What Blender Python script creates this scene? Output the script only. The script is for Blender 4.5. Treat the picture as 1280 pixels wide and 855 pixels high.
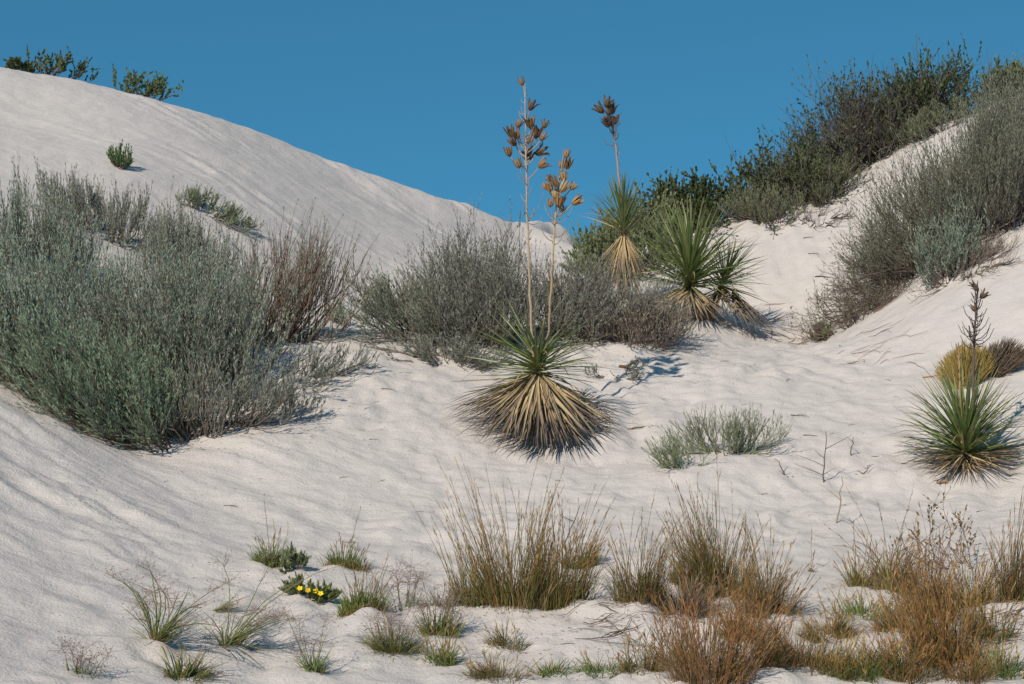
import bpy, math
import numpy as np
from mathutils import Vector, Matrix

# ------------------------------------------------------------------ reset
for o in list(bpy.data.objects):
    bpy.data.objects.remove(o, do_unlink=True)
scene = bpy.context.scene
COL = scene.collection
R = math.radians

# ------------------------------------------------------------------ camera
CAM_Z = 1.6
FPX = 2400.0                       # focal length in pixels of a 1280 px wide picture
cam_d = bpy.data.cameras.new('camera')
cam_d.sensor_width = 36.0
cam_d.lens = 36.0 * FPX / 1280.0
cam_d.clip_start = 0.1
cam_d.clip_end = 6000
cam = bpy.data.objects.new('camera', cam_d)
COL.objects.link(cam)
cam.location = (0, 0, CAM_Z)
cam.rotation_euler = (R(90), 0, 0)
scene.camera = cam

# ------------------------------------------------------------------ sky, sun, exposure
SUN_EL, SUN_AZ = 40.0, 33.0        # degrees; azimuth measured from behind the camera towards its left
world = bpy.data.worlds.new('World')
scene.world = world
world.use_nodes = True
wn, wl = world.node_tree.nodes, world.node_tree.links
wn.clear()
sky = wn.new('ShaderNodeTexSky')
sky.sky_type = 'NISHITA'
sky.sun_disc = False
sky.sun_elevation = R(SUN_EL)
sky.sun_rotation = R(180 + SUN_AZ)
sky.altitude = 1300
sky.air_density = 1.0
sky.dust_density = 0.0
sky.ozone_density = 1.5
# very clear dry air: the horizon is as deep as the sky above it
tc = wn.new('ShaderNodeTexCoord')
mp = wn.new('ShaderNodeVectorMath'); mp.operation = 'MULTIPLY_ADD'
mp.inputs[1].default_value = (1, 1, 0.9)
mp.inputs[2].default_value = (0, 0, 0.30)
tint = wn.new('ShaderNodeMix'); tint.data_type = 'RGBA'; tint.blend_type = 'MULTIPLY'
tint.inputs[0].default_value = 1.0
tint.inputs[7].default_value = (0.27, 0.745, 0.77, 1)
bg = wn.new('ShaderNodeBackground')
bg.inputs['Strength'].default_value = 0.15
wo = wn.new('ShaderNodeOutputWorld')
wl.new(tc.outputs['Generated'], mp.inputs[0])
wl.new(mp.outputs[0], sky.inputs['Vector'])
wl.new(sky.outputs[0], tint.inputs[6])
wl.new(tint.outputs[2], bg.inputs['Color'])
wl.new(bg.outputs[0], wo.inputs['Surface'])

sun_d = bpy.data.lights.new('sun', 'SUN')
sun_d.energy = 3.9
sun_d.angle = R(0.53)
sun_d.color = (1.0, 0.88, 0.755)
sun = bpy.data.objects.new('sun', sun_d)
COL.objects.link(sun)
to_sun = Vector((-math.sin(R(SUN_AZ)) * math.cos(R(SUN_EL)), -math.cos(R(SUN_AZ)) * math.cos(R(SUN_EL)), math.sin(R(SUN_EL))))
sun.rotation_euler = to_sun.to_track_quat('Z', 'Y').to_euler()
sun.location = (-10, -10, 15)

vs = scene.view_settings
vs.view_transform = 'Standard'
vs.look = 'None'
vs.exposure = 0.06
vs.gamma = 1.0
vs.use_curve_mapping = False

# ------------------------------------------------------------------ small tools
def rng(seed):
    return np.random.default_rng(seed)

def W(px, py, Y):
    """picture point at a depth -> world point (used to lay out the place)"""
    return ((px - 640.0) / FPX * Y, Y, CAM_Z - (py - 427.5) / FPX * Y)

_pr = rng(7)
_PERM = np.concatenate([_pr.permutation(512)] * 2)
_GA = _pr.uniform(0, 2 * np.pi, 512)
_GX, _GY = np.cos(_GA), np.sin(_GA)
def noise(x, y):
    x = np.asarray(x, float); y = np.asarray(y, float)
    xi = np.floor(x).astype(int); yi = np.floor(y).astype(int)
    fx = x - xi; fy = y - yi
    u = fx * fx * fx * (fx * (fx * 6 - 15) + 10); v = fy * fy * fy * (fy * (fy * 6 - 15) + 10)
    def g(ix, iy, dx, dy):
        h = _PERM[(_PERM[ix & 511] + iy) & 511]
        return _GX[h] * dx + _GY[h] * dy
    a = g(xi, yi, fx, fy); b = g(xi + 1, yi, fx - 1, fy)
    c = g(xi, yi + 1, fx, fy - 1); d = g(xi + 1, yi + 1, fx - 1, fy - 1)
    return 1.5 * (a + (b - a) * u + (c + (d - c) * u - a - (b - a) * u) * v)
def fbm(x, y, n=4, g=0.5):
    s = 0; a = 1.0
    for i in range(n):
        s = s + a * noise(x * 2 ** i + 17.3 * i, y * 2 ** i - 9.1 * i); a *= g
    return s
def sstep(a, b, x):
    t = np.clip((x - a) / (b - a), 0, 1)
    return t * t * (3 - 2 * t)

# ------------------------------------------------------------------ terrain surface
_cp = [  # (px, py, depth) : the lie of the dunes
    (0, 855, 7.3), (320, 855, 7.8), (640, 855, 8.0), (960, 855, 8.0), (1280, 855, 8.0),
    (0, 780, 8.1), (320, 780, 8.7), (640, 780, 9.0), (960, 780, 9.0), (1280, 780, 9.0),
    (0, 700, 9.0), (200, 700, 9.6), (400, 700, 10.0), (640, 700, 10.2), (900, 700, 10.2), (1280, 700, 10.1),
    (0, 620, 10.0), (200, 620, 10.9), (400, 620, 11.3), (640, 620, 11.5), (900, 620, 11.5), (1280, 620, 11.4),
    (0, 560, 10.8), (100, 560, 11.3), (300, 555, 12.0), (480, 560, 12.2),
    (672, 535, 12.8), (560, 530, 12.7), (800, 540, 12.7), (1205, 590, 11.9), (1000, 540, 12.6), (1100, 520, 12.9),
    (480, 470, 13.4), (560, 470, 13.7), (800, 470, 13.9), (950, 470, 13.8), (1100, 470, 13.8), (1250, 470, 13.2),
    (0, 500, 11.6), (200, 572, 11.9), (400, 480, 13.2), (430, 413, 14.6), (520, 413, 14.8), (640, 412, 15.0), (740, 410, 15.2),
    (850, 408, 15.6), (900, 404, 15.9), (970, 425, 16.0), (1010, 432, 15.7), (960, 450, 14.6),
    (430, 398, 17.0), (520, 398, 17.2), (450, 360, 18.5), (550, 330, 20.5), (350, 280, 19.0), (250, 250, 18.5), (150, 200, 18.7),
    (110, 300, 16.2), (20, 310, 15.0), (0, 150, 20.2), (300, 200, 21.2), (450, 250, 22.5), (200, 455, 13.6), (100, 410, 14.0), (300, 385, 15.5),
    (0, 85, 22.5), (100, 101, 22.8), (220, 132, 23.2), (320, 163, 23.7), (420, 203, 24.3), (500, 232, 24.8), (580, 261, 25.3), (640, 283, 25.8), (690, 299, 26.2), (740, 318, 27),
    (500, 285, 21.8), (560, 300, 22.3), (620, 318, 22.8), (680, 332, 23.0), (740, 345, 22.5), (430, 232, 23.3), (520, 264, 23.8), (600, 287, 24.4), (660, 305, 24.9), (350, 196, 22.9), (710, 310, 25.4), (765, 326, 24.8), (780, 345, 21), (715, 303, 26.4), (780, 322, 27), (782, 374, 16.4), (740, 392, 16.2),
    (1280, 465, 13.3), (1280, 380, 14.3), (1280, 300, 15.4), (1200, 370, 14.8), (1100, 400, 15.3), (1055, 421, 15.4), (1280, 220, 16.9),
    (1180, 280, 16.6), (1100, 340, 16.3), (1040, 400, 16.3),
    (930, 380, 17.0), (960, 330, 17.6), (1000, 285, 18.2), (1060, 250, 18.7), (1080, 300, 17.7), (1100, 203, 19.3), (1150, 170, 19.8), (1220, 142, 20.1), (1280, 122, 20.3),
    (1020, 252, 18.9), (900, 285, 18.5), (850, 290, 18.7), (800, 325, 18.3), (750, 350, 18.3),
    (-220, 45, 22.3), (-220, 300, 14.2), (-220, 560, 9.8), (-220, 855, 6.8), (-220, 430, 12),
    (1500, 90, 20.3), (1500, 250, 15.4), (1500, 420, 13), (1500, 600, 11), (1500, 855, 8),
]
_wp = [W(*c) for c in _cp]
for (px, py, Y) in _cp:                      # the lee sides behind the crests
    if Y >= 22.4:
        x, y, z = W(px, py, Y)
        _wp += [(x + 1.0, y + 3.5, z - 1.25), (x + 2, y + 9, 1.0)]
for (px, py, Y) in [(850, 290, 18.7), (900, 285, 18.5), (1020, 252, 18.9), (1100, 203, 19.3), (1150, 170, 19.8), (1220, 142, 20.1), (1280, 122, 20.3), (1500, 90, 20.3)]:
    x, y, z = W(px, py, Y)
    _wp += [(x + .2, y + 3.0, z - 0.75), (x + 1, y + 8, 1.0)]
_wp += [(-0.8, 15.9, 1.63), (-1.4, 15.7, 1.64), (-4, 4, .15), (0, 4, 0), (4, 4, 0), (0, 0, 0), (-5, 0, 0), (5, 0, 0), (-9, 6, .7), (9, 6, .2), (-9, 14, 2.6), (9, 14, 3.0)]
_wp = np.array(_wp)
def _phi(r2):
    return 0.5 * r2 * np.log(r2 + 1e-9)
_n = len(_wp)
_A = np.zeros((_n + 3, _n + 3))
_d2 = (_wp[:, None, 0] - _wp[None, :, 0]) ** 2 + (_wp[:, None, 1] - _wp[None, :, 1]) ** 2
_A[:_n, :_n] = _phi(_d2) + np.eye(_n) * 0.03
_A[:_n, _n] = 1; _A[:_n, _n + 1:] = _wp[:, :2]; _A[_n:, :_n] = _A[:_n, _n:].T
_wts = np.linalg.solve(_A, np.concatenate([_wp[:, 2], np.zeros(3)]))

def ground_exact(x, y):
    x = np.asarray(x, float); y = np.asarray(y, float)
    sh = np.broadcast(x, y).shape
    xf = np.broadcast_to(x, sh).ravel(); yf = np.broadcast_to(y, sh).ravel()
    xc = np.clip(xf, -13, 13); yc = np.clip(yf, -1, 36)
    z = _wts[_n] + _wts[_n + 1] * xc + _wts[_n + 2] * yc
    for i in range(_n):
        z += _wts[i] * _phi((xc - _wp[i, 0]) ** 2 + (yc - _wp[i, 1]) ** 2)
    # ease into the plain with low dunes around the built place
    ox = np.maximum(np.abs(xf) - 9.5, 0); oy = np.maximum(yf - 31, 0) + np.maximum(1.0 - yf, 0)
    w = np.exp(-(ox ** 2 + oy ** 2) / (2 * 7.0 ** 2))
    far = 0.2 + 0.9 * fbm(xf / 60.0 + 3.1, yf / 60.0, 3)
    far = np.where(yf > 36, np.minimum(far, 0.8), far)
    return (z * w + far * (1 - w)).reshape(sh)

_TX = np.arange(-13, 13.01, .06); _TY = np.arange(-1, 36.01, .06)
_TZ = ground_exact(*np.meshgrid(_TX, _TY))
def ground_smooth(x, y):
    """the same surface read from a fine table (for placing plants)"""
    x = np.asarray(x, float); y = np.asarray(y, float)
    fx = np.clip((x + 13) / .06, 0, len(_TX) - 1.001); fy = np.clip((y + 1) / .06, 0, len(_TY) - 1.001)
    i = fx.astype(int); j = fy.astype(int); u = fx - i; v = fy - j
    return (_TZ[j, i] * (1 - u) + _TZ[j, i + 1] * u) * (1 - v) + (_TZ[j + 1, i] * (1 - u) + _TZ[j + 1, i + 1] * u) * v

MOUNDS = []
def ground_relief(x, y):
    """wind ripples, trodden hollows and slumps, in metres"""
    near = 1 - sstep(30, 34, y)
    lee = sstep(15.3, 17.5, y - 0.12 * x) * sstep(2.0, -0.5, x - 0.05 * y)       # steep left dune
    flank = sstep(-0.4, -2.2, x + (10.5 - y) * 0.25) * (1 - sstep(11.6, 13.0, y))  # near left slope
    right = sstep(2.4, 3.6, x - 0.05 * (y - 14)) * sstep(13.2, 14.5, y)
    mid = np.clip(1 - lee - flank - right, 0, 1)
    z = 0.016 * fbm(x / 0.7, y / 0.9, 3)
    # trodden centre: soft billows with creased rims
    b = np.abs(noise(x / 0.42 + 3, y / 0.55)) + 0.5 * np.abs(noise(x / 0.2, y / 0.27 + 7))
    patch = 0.45 + 0.8 * sstep(-0.3, 0.35, noise(x / 1.3, y / 1.6 + 4))
    z = z + mid * patch * 0.052 * (b - 0.35) + mid * 0.012 * fbm(x / 0.11, y / 0.15, 2) + mid * patch * 0.016 * np.abs(noise(x / 0.13 + 5, y / 0.16))
    # near left flank: wind-drawn streaks running down to the right
    u = x * 0.80 - y * 0.60; v = x * 0.60 + y * 0.80
    v = v + 0.07 * noise(u / 0.8, v / 0.6)
    fl = 0.030 * noise(u / 0.85, v / 0.20) + 0.020 * np.abs(noise(u / 0.42 + 3, v / 0.095)) + 0.014 * np.abs(noise(u / 0.24, v / 0.055 + 8)) + 0.005 * fbm(x / 0.07, y / 0.07, 2)
    z = z + flank * fl * (0.55 + 0.6 * sstep(-0.4, 0.3, noise(u / 1.6, v / 0.8 + 9)))
    # steep faces: streaks and small slides down the slope
    u2 = x * 0.80 - y * 0.60; v2 = x * 0.60 + y * 0.80
    v2 = v2 + 0.12 * noise(u2 / 1.3, v2 / 0.9)
    st = noise(u2 / 1.2, v2 / 0.20) + 0.6 * noise(u2 / 0.5 + 5, v2 / 0.10) + 0.5 * noise(u2 / 0.22, v2 / 0.07)
    pk = sstep(-0.05, 0.45, noise(u2 / 2.2, v2 / 0.8 + 2)) * (0.35 + 0.65 * sstep(-6.0, -2.0, x))
    z = z + lee * (0.024 * st * (0.12 + pk) + 0.006 * fbm(x / 0.16, y / 0.16, 2))
    u3 = -x * 0.85 - y * 0.5; v3 = -x * 0.5 + y * 0.85
    st3 = noise(u3 / 1.2, v3 / 0.22) + 0.5 * noise(u3 / 0.5, v3 / 0.12)
    z = z + right * (0.022 * st3 + 0.016 * np.abs(noise(x / 0.3, y / 0.4)) + 0.006 * fbm(x / 0.12, y / 0.15, 2))
    crest = np.exp(-((y - 24.0 - 0.5 * (x + 4) * 0.55) / 1.6) ** 2) * sstep(3, 0, x)
    z = z + crest * 0.014 * fbm(x / 0.5, y / 0.7, 2)
    for (mx, my, mh, mr) in MOUNDS:
        q = (x - mx) ** 2 + (y - my) ** 2; ok = q < 12 * mr * mr
        if np.any(ok): z[ok] = z[ok] + mh * np.exp(-q[ok] / (2 * mr * mr))
    return z * near

def ground(x, y):
    return ground_smooth(x, y) + ground_relief(np.asarray(x, float), np.asarray(y, float))

def hit(px, py, y0=6.0, y1=30.0):
    """where the line of sight through a picture point meets the sand"""
    Y = np.arange(y0, y1, 0.04)
    X = (px - 640.0) / FPX * Y; Z = CAM_Z - (py - 427.5) / FPX * Y
    below = Z < ground_smooth(X, Y)
    i = int(np.argmax(below)) if below.any() else len(Y) - 1
    return float(X[i]), float(Y[i])

for (px, py, mh, mr) in [(640, 775, .05, .22), (700, 780, .05, .2), (798, 782, .06, .17), (905, 760, .07, .24), (965, 785, .05, .18), (1112, 752, .05, .18), (1175, 800, .07, .26), (1264, 776, .06, .2),
                         (885, 850, .05, .2), (1000, 842, .04, .18), (450, 780, .035, .14), (430, 720, .03, .13), (338, 716, .03, .10), (196, 815, .03, .12), (1205, 585, .05, .3), (915, 585, .07, .3), (850, 600, .05, .18), (740, 815, .03, .12), (560, 800, .03, .14)]:
    MOUNDS.append(hit(px, py) + (mh * .6, mr * 1.1))
def gz(x, y):
    return float(ground(np.array([x]), np.array([y]))[0])

# ------------------------------------------------------------------ materials
def new_mat(name):
    m = bpy.data.materials.new(name); m.use_nodes = True
    m.node_tree.nodes.clear()
    return m, m.node_tree.nodes, m.node_tree.links

def plant_mat(name, translucent=0.25, rough=0.65, rand=0.25, spec=0.25):
    m, n, l = new_mat(name)
    at = n.new('ShaderNodeAttribute'); at.attribute_name = 'Col'
    oi = n.new('ShaderNodeObjectInfo')
    tcn = n.new('ShaderNodeTexCoord')
    nz = n.new('ShaderNodeTexNoise'); nz.inputs['Scale'].default_value = 23.0; nz.inputs['Detail'].default_value = 3
    l.new(tcn.outputs['Object'], nz.inputs['Vector'])
    ad = n.new('ShaderNodeMath'); ad.operation = 'ADD'
    l.new(oi.outputs['Random'], ad.inputs[0]); l.new(nz.outputs['Fac'], ad.inputs[1])
    mr = n.new('ShaderNodeMapRange')
    mr.inputs['From Min'].default_value = 0.3; mr.inputs['From Max'].default_value = 1.7
    mr.inputs['To Min'].default_value = 1 - rand; mr.inputs['To Max'].default_value = 1 + rand
    l.new(ad.outputs[0], mr.inputs['Value'])
    hs = n.new('ShaderNodeHueSaturation')
    l.new(at.outputs['Color'], hs.inputs['Color']); l.new(mr.outputs[0], hs.inputs['Value'])
    hm = n.new('ShaderNodeMapRange')
    hm.inputs['To Min'].default_value = 0.49; hm.inputs['To Max'].default_value = 0.51
    l.new(oi.outputs['Random'], hm.inputs['Value']); l.new(hm.outputs[0], hs.inputs['Hue'])
    p = n.new('ShaderNodeBsdfPrincipled')
    p.inputs['Roughness'].default_value = rough
    p.inputs['Specular IOR Level'].default_value = spec
    l.new(hs.outputs[0], p.inputs['Base Color'])
    out = n.new('ShaderNodeOutputMaterial')
    if translucent > 0:
        t = n.new('ShaderNodeBsdfTranslucent'); l.new(hs.outputs[0], t.inputs['Color'])
        mx = n.new('ShaderNodeMixShader'); mx.inputs[0].default_value = translucent
        l.new(p.outputs[0], mx.inputs[1]); l.new(t.outputs[0], mx.inputs[2])
        l.new(mx.outputs[0], out.inputs['Surface'])
    else:
        l.new(p.outputs[0], out.inputs['Surface'])
    return m

M_LEAF = plant_mat('leaf', 0.16, 0.6, 0.15)
M_BLADE = plant_mat('grass_blade', 0.15, 0.6, 0.12)
M_YUCCA = plant_mat('yucca_leaf', 0.10, 0.42, 0.28, 0.4)
M_DEAD = plant_mat('dead_leaf', 0.10, 0.75, 0.35, 0.15)
M_WOOD = plant_mat('twig_bark', 0.0, 0.85, 0.2, 0.1)
M_POD = plant_mat('seed_pod', 0.0, 0.7, 0.3, 0.2)

def sand_mat():
    m, n, l = new_mat('gypsum_sand')
    tcn = n.new('ShaderNodeTexCoord')
    def nz(scale, detail, rough=0.6):
        q = n.new('ShaderNodeTexNoise'); q.inputs['Scale'].default_value = scale
        q.inputs['Detail'].default_value = detail; q.inputs['Roughness'].default_value = rough
        l.new(tcn.outputs['Object'], q.inputs['Vector']); return q
    big = nz(0.9, 4); mid = nz(9.0, 4); fine = nz(170.0, 3, 0.7); grain = nz(70.0, 3, 0.6); lump = nz(14.0, 4, 0.6)
    r1 = n.new('ShaderNodeValToRGB')
    r1.color_ramp.elements[0].position = 0.3; r1.color_ramp.elements[0].color = (0.54, 0.51, 0.475, 1)
    r1.color_ramp.elements[1].position = 0.7; r1.color_ramp.elements[1].color = (0.64, 0.595, 0.545, 1)
    mixf = n.new('ShaderNodeMath'); mixf.operation = 'MULTIPLY_ADD'; mixf.inputs[1].default_value = 0.5
    l.new(big.outputs['Fac'], mixf.inputs[0])
    hf = n.new('ShaderNodeMath'); hf.operation = 'MULTIPLY'; hf.inputs[1].default_value = 0.5
    l.new(mid.outputs['Fac'], hf.inputs[0]); l.new(hf.outputs[0], mixf.inputs[2])
    l.new(mixf.outputs[0], r1.inputs['Fac'])
    # dark grains and tiny bits of plant matter
    sp = n.new('ShaderNodeTexVoronoi'); sp.inputs['Scale'].default_value = 26.0
    l.new(tcn.outputs['Object'], sp.inputs['Vector'])
    lt = n.new('ShaderNodeMath'); lt.operation = 'LESS_THAN'; lt.inputs[1].default_value = 0.055
    l.new(sp.outputs['Distance'], lt.inputs[0])
    gate = n.new('ShaderNodeSeparateColor'); l.new(sp.outputs['Color'], gate.inputs[0])
    g2 = n.new('ShaderNodeMath'); g2.operation = 'GREATER_THAN'; g2.inputs[1].default_value = 0.93
    l.new(gate.outputs[0], g2.inputs[0])
    mu = n.new('ShaderNodeMath'); mu.operation = 'MULTIPLY'
    l.new(lt.outputs[0], mu.inputs[0]); l.new(g2.outputs[0], mu.inputs[1])
    dk = n.new('ShaderNodeMix'); dk.data_type = 'RGBA'
    l.new(mu.outputs[0], dk.inputs[0]); l.new(r1.outputs[0], dk.inputs[6]); dk.inputs[7].default_value = (0.30, 0.24, 0.19, 1)
    gm = n.new('ShaderNodeMapRange'); gm.inputs['From Min'].default_value = 0.25; gm.inputs['From Max'].default_value = 0.75
    gm.inputs['To Min'].default_value = 0.86; gm.inputs['To Max'].default_value = 1.11
    l.new(fine.outputs['Fac'], gm.inputs['Value'])
    hs = n.new('ShaderNodeHueSaturation'); l.new(dk.outputs[2], hs.inputs['Color']); l.new(gm.outputs[0], hs.inputs['Value'])
    hsum = n.new('ShaderNodeMath'); hsum.operation = 'MULTIPLY_ADD'; hsum.inputs[1].default_value = 0.45
    l.new(fine.outputs['Fac'], hsum.inputs[0]); l.new(grain.outputs['Fac'], hsum.inputs[2])
    h2 = n.new('ShaderNodeMath'); h2.operation = 'MULTIPLY_ADD'; h2.inputs[1].default_value = 1.6
    l.new(lump.outputs['Fac'], h2.inputs[0]); l.new(hsum.outputs[0], h2.inputs[2])
    mpp = n.new('ShaderNodeMapping'); mpp.inputs['Rotation'].default_value = (0, 0, R(35)); mpp.inputs['Scale'].default_value = (7.0, 15.0, 6.0)
    l.new(tcn.outputs['Object'], mpp.inputs['Vector'])
    rp = n.new('ShaderNodeTexNoise'); rp.inputs['Scale'].default_value = 1.0; rp.inputs['Detail'].default_value = 3; rp.inputs['Roughness'].default_value = 0.55
    l.new(mpp.outputs[0], rp.inputs['Vector'])
    h3 = n.new('ShaderNodeMath'); h3.operation = 'MULTIPLY_ADD'; h3.inputs[1].default_value = 1.5
    l.new(rp.outputs['Fac'], h3.inputs[0]); l.new(h2.outputs[0], h3.inputs[2])
    bp = n.new('ShaderNodeBump'); bp.inputs['Strength'].default_value = 0.6; bp.inputs['Distance'].default_value = 0.011
    l.new(h3.outputs[0], bp.inputs['Height'])
    p = n.new('ShaderNodeBsdfPrincipled'); p.inputs['Roughness'].default_value = 0.95
    p.inputs['Specular IOR Level'].default_value = 0.08
    l.new(hs.outputs[0], p.inputs['Base Color']); l.new(bp.outputs[0], p.inputs['Normal'])
    out = n.new('ShaderNodeOutputMaterial'); l.new(p.outputs[0], out.inputs['Surface'])
    return m
M_SAND = sand_mat()

# ------------------------------------------------------------------ mesh tools
def make_mesh(name, V, F3, F4, C, mat, smooth=True):
    me = bpy.data.meshes.new(name)
    V = np.asarray(V, np.float32)
    n3, n4 = len(F3), len(F4)
    me.vertices.add(len(V)); me.vertices.foreach_set('co', V.ravel())
    loops = []
    if n3: loops.append(np.asarray(F3, np.int32).ravel())
    if n4: loops.append(np.asarray(F4, np.int32).ravel())
    L = np.concatenate(loops)
    me.loops.add(len(L)); me.loops.foreach_set('vertex_index', L)
    me.polygons.add(n3 + n4)
    st = np.concatenate([np.arange(n3) * 3, n3 * 3 + np.arange(n4) * 4]).astype(np.int32)
    me.polygons.foreach_set('loop_start', st)
    me.polygons.foreach_set('use_smooth', np.full(n3 + n4, smooth))
    me.update(calc_edges=True)
    if C is not None:
        a = me.color_attributes.new('Col', 'FLOAT_COLOR', 'POINT')
        c4 = np.ones((len(V), 4), np.float32); c4[:, :3] = np.clip(C, 0, 1)
        a.data.foreach_set('color', c4.ravel())
    me.materials.append(mat)
    return me

class MB:
    def __init__(s):
        s.V, s.F3, s.F4, s.C, s.n = [], [], [], [], 0
    def add(s, V, F3=None, F4=None, C=None):
        V = np.asarray(V, float).reshape(-1, 3)
        s.V.append(V)
        if F3 is not None and len(F3): s.F3.append(np.asarray(F3).reshape(-1, 3) + s.n)
        if F4 is not None and len(F4): s.F4.append(np.asarray(F4).reshape(-1, 4) + s.n)
        s.C.append(np.broadcast_to(np.asarray(C, float), (len(V), 3)))
        s.n += len(V)
    def tubes(s, P, rad, col, sides=3):
        """P (N,K,3), rad (N,K) , col (N,K,3)"""
        P = np.asarray(P, float); N, K, _ = P.shape
        if N == 0: return
        rad = np.broadcast_to(rad, (N, K)); col = np.broadcast_to(col, (N, K, 3))
        T = np.gradient(P, axis=1); T /= np.linalg.norm(T, axis=2, keepdims=True) + 1e-9
        ref = np.where(np.abs(T[:, :1, 2:3]) > 0.8, np.array([1., 0, 0]), np.array([0, 0, 1.]))
        A = np.cross(T, np.broadcast_to(ref, T.shape)); A /= np.linalg.norm(A, axis=2, keepdims=True) + 1e-9
        B = np.cross(T, A)
        ang = np.arange(sides) * 2 * np.pi / sides
        V = P[:, :, None, :] + rad[:, :, None, None] * (np.cos(ang)[None, None, :, None] * A[:, :, None, :] + np.sin(ang)[None, None, :, None] * B[:, :, None, :])
        idx = np.arange(N * K * sides).reshape(N, K, sides)
        a = idx[:, :-1, :]; b = np.roll(a, -1, axis=2); c = idx[:, 1:, :]; d = np.roll(c, -1, axis=2)
        F4 = np.stack([a, b, d, c], -1).reshape(-1, 4)
        s.add(V, F4=F4, C=np.repeat(col, sides, axis=1).reshape(-1, 3))
    def ribbons(s, P, wid, side, col):
        P = np.asarray(P, float); N, K, _ = P.shape
        if N == 0: return
        wid = np.broadcast_to(wid, (N, K)); col = np.broadcast_to(col, (N, K, 3))
        o = np.broadcast_to(side[:, None, :], P.shape) * wid[:, :, None] * 0.5
        V = np.stack([P - o, P + o], 2)
        idx = np.arange(N * K * 2).reshape(N, K, 2)
        F4 = np.stack([idx[:, :-1, 0], idx[:, :-1, 1], idx[:, 1:, 1], idx[:, 1:, 0]], -1).reshape(-1, 4)
        s.add(V, F4=F4, C=np.repeat(col, 2, axis=1).reshape(-1, 3))
    def leaves(s, p, d, ln, wd, col, r):
        """one small pointed leaf (quad) for each point"""
        N = len(p)
        if N == 0: return
        d = d / (np.linalg.norm(d, axis=1, keepdims=True) + 1e-9)
        q = r.normal(size=(N, 3)); sd = np.cross(d, q); sd /= np.linalg.norm(sd, axis=1, keepdims=True) + 1e-9
        nn = np.cross(d, sd)
        ln = np.broadcast_to(ln, (N,))[:, None]; wd = np.broadcast_to(wd, (N,))[:, None]
        V = np.stack([p, p + d * ln * .55 - sd * wd * .5 + nn * wd * .15, p + d * ln, p + d * ln * .55 + sd * wd * .5 + nn * wd * .15], 1)
        s.add(V, F4=np.arange(N * 4).reshape(N, 4), C=np.repeat(np.broadcast_to(col, (N, 3)), 4, axis=0))
    def mesh(s, name, mat, smooth=True):
        return make_mesh(name, np.concatenate(s.V), np.concatenate(s.F3) if s.F3 else [], np.concatenate(s.F4) if s.F4 else [], np.concatenate(s.C), mat, smooth)
    def build(s, name, mat, parent=None, kind=None, origin=None, smooth=True):
        if s.n == 0: return None
        if origin is not None:
            s.V = [v - np.asarray(origin) for v in s.V]
        me = s.mesh(name, mat, smooth)
        return link(name, me, parent, kind)

def link(name, me, parent=None, kind=None):
    o = bpy.data.objects.new(name, me); COL.objects.link(o)
    if parent is not None: o.parent = parent
    if kind: o['kind'] = kind
    return o

def thing(name, label, cat, loc, group=None):
    o = bpy.data.objects.new(name, None); COL.objects.link(o)
    o.empty_display_size = 0.1
    o.location = loc
    o['label'] = label; o['category'] = cat
    if group: o['group'] = group
    return o

def mixc(a, b, t):
    a = np.asarray(a, float); b = np.asarray(b, float); t = np.asarray(t)[..., None]
    return a * (1 - t) + b * t

def rdir(r, n):
    d = r.normal(size=(n, 3)); return d / np.linalg.norm(d, axis=1, keepdims=True)

# ------------------------------------------------------------------ the dune sheet
def build_ground():
    def graded(lo, hi, far_lo, far_hi):
        out_l = lo[0] - np.cumsum(np.geomspace(0.1, 420, 34)); out_l = out_l[out_l > far_lo - 500]
        out_r = hi - 0 + np.cumsum(np.geomspace(0.1, 420, 34)); out_r = out_r[out_r < far_hi + 500]
        return np.concatenate([out_l[::-1], lo, out_r])
    xs = np.arange(-8.2, 8.2001, 0.030)
    ys = np.concatenate([np.arange(6.2, 17, 0.026), np.arange(17, 31, 0.06)])
    xs = graded(xs, xs[-1], -2500, 2500); ys = graded(ys, ys[-1], -2500, 2500)
    X, Y = np.meshgrid(xs, ys)
    Z = ground_exact(X, Y) + ground_relief(X, Y)
    V = np.stack([X, Y, Z], -1).reshape(-1, 3)
    ny, nx = X.shape
    idx = np.arange(nx * ny).reshape(ny, nx)
    F4 = np.stack([idx[:-1, :-1], idx[:-1, 1:], idx[1:, 1:], idx[1:, :-1]], -1).reshape(-1, 4)
    me = make_mesh('sand_dunes', V, [], F4, None, M_SAND)
    o = link('sand_dunes', me, None, 'structure')
    o['label'] = 'white rippled gypsum sand dunes'
    return o
build_ground()

# ------------------------------------------------------------------ shrubs
def bez(s, c, e, K):
    t = np.linspace(0, 1, K)[None, :, None]
    return (1 - t) ** 2 * s[:, None] + 2 * t * (1 - t) * c[:, None] + t ** 2 * e[:, None]

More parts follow.
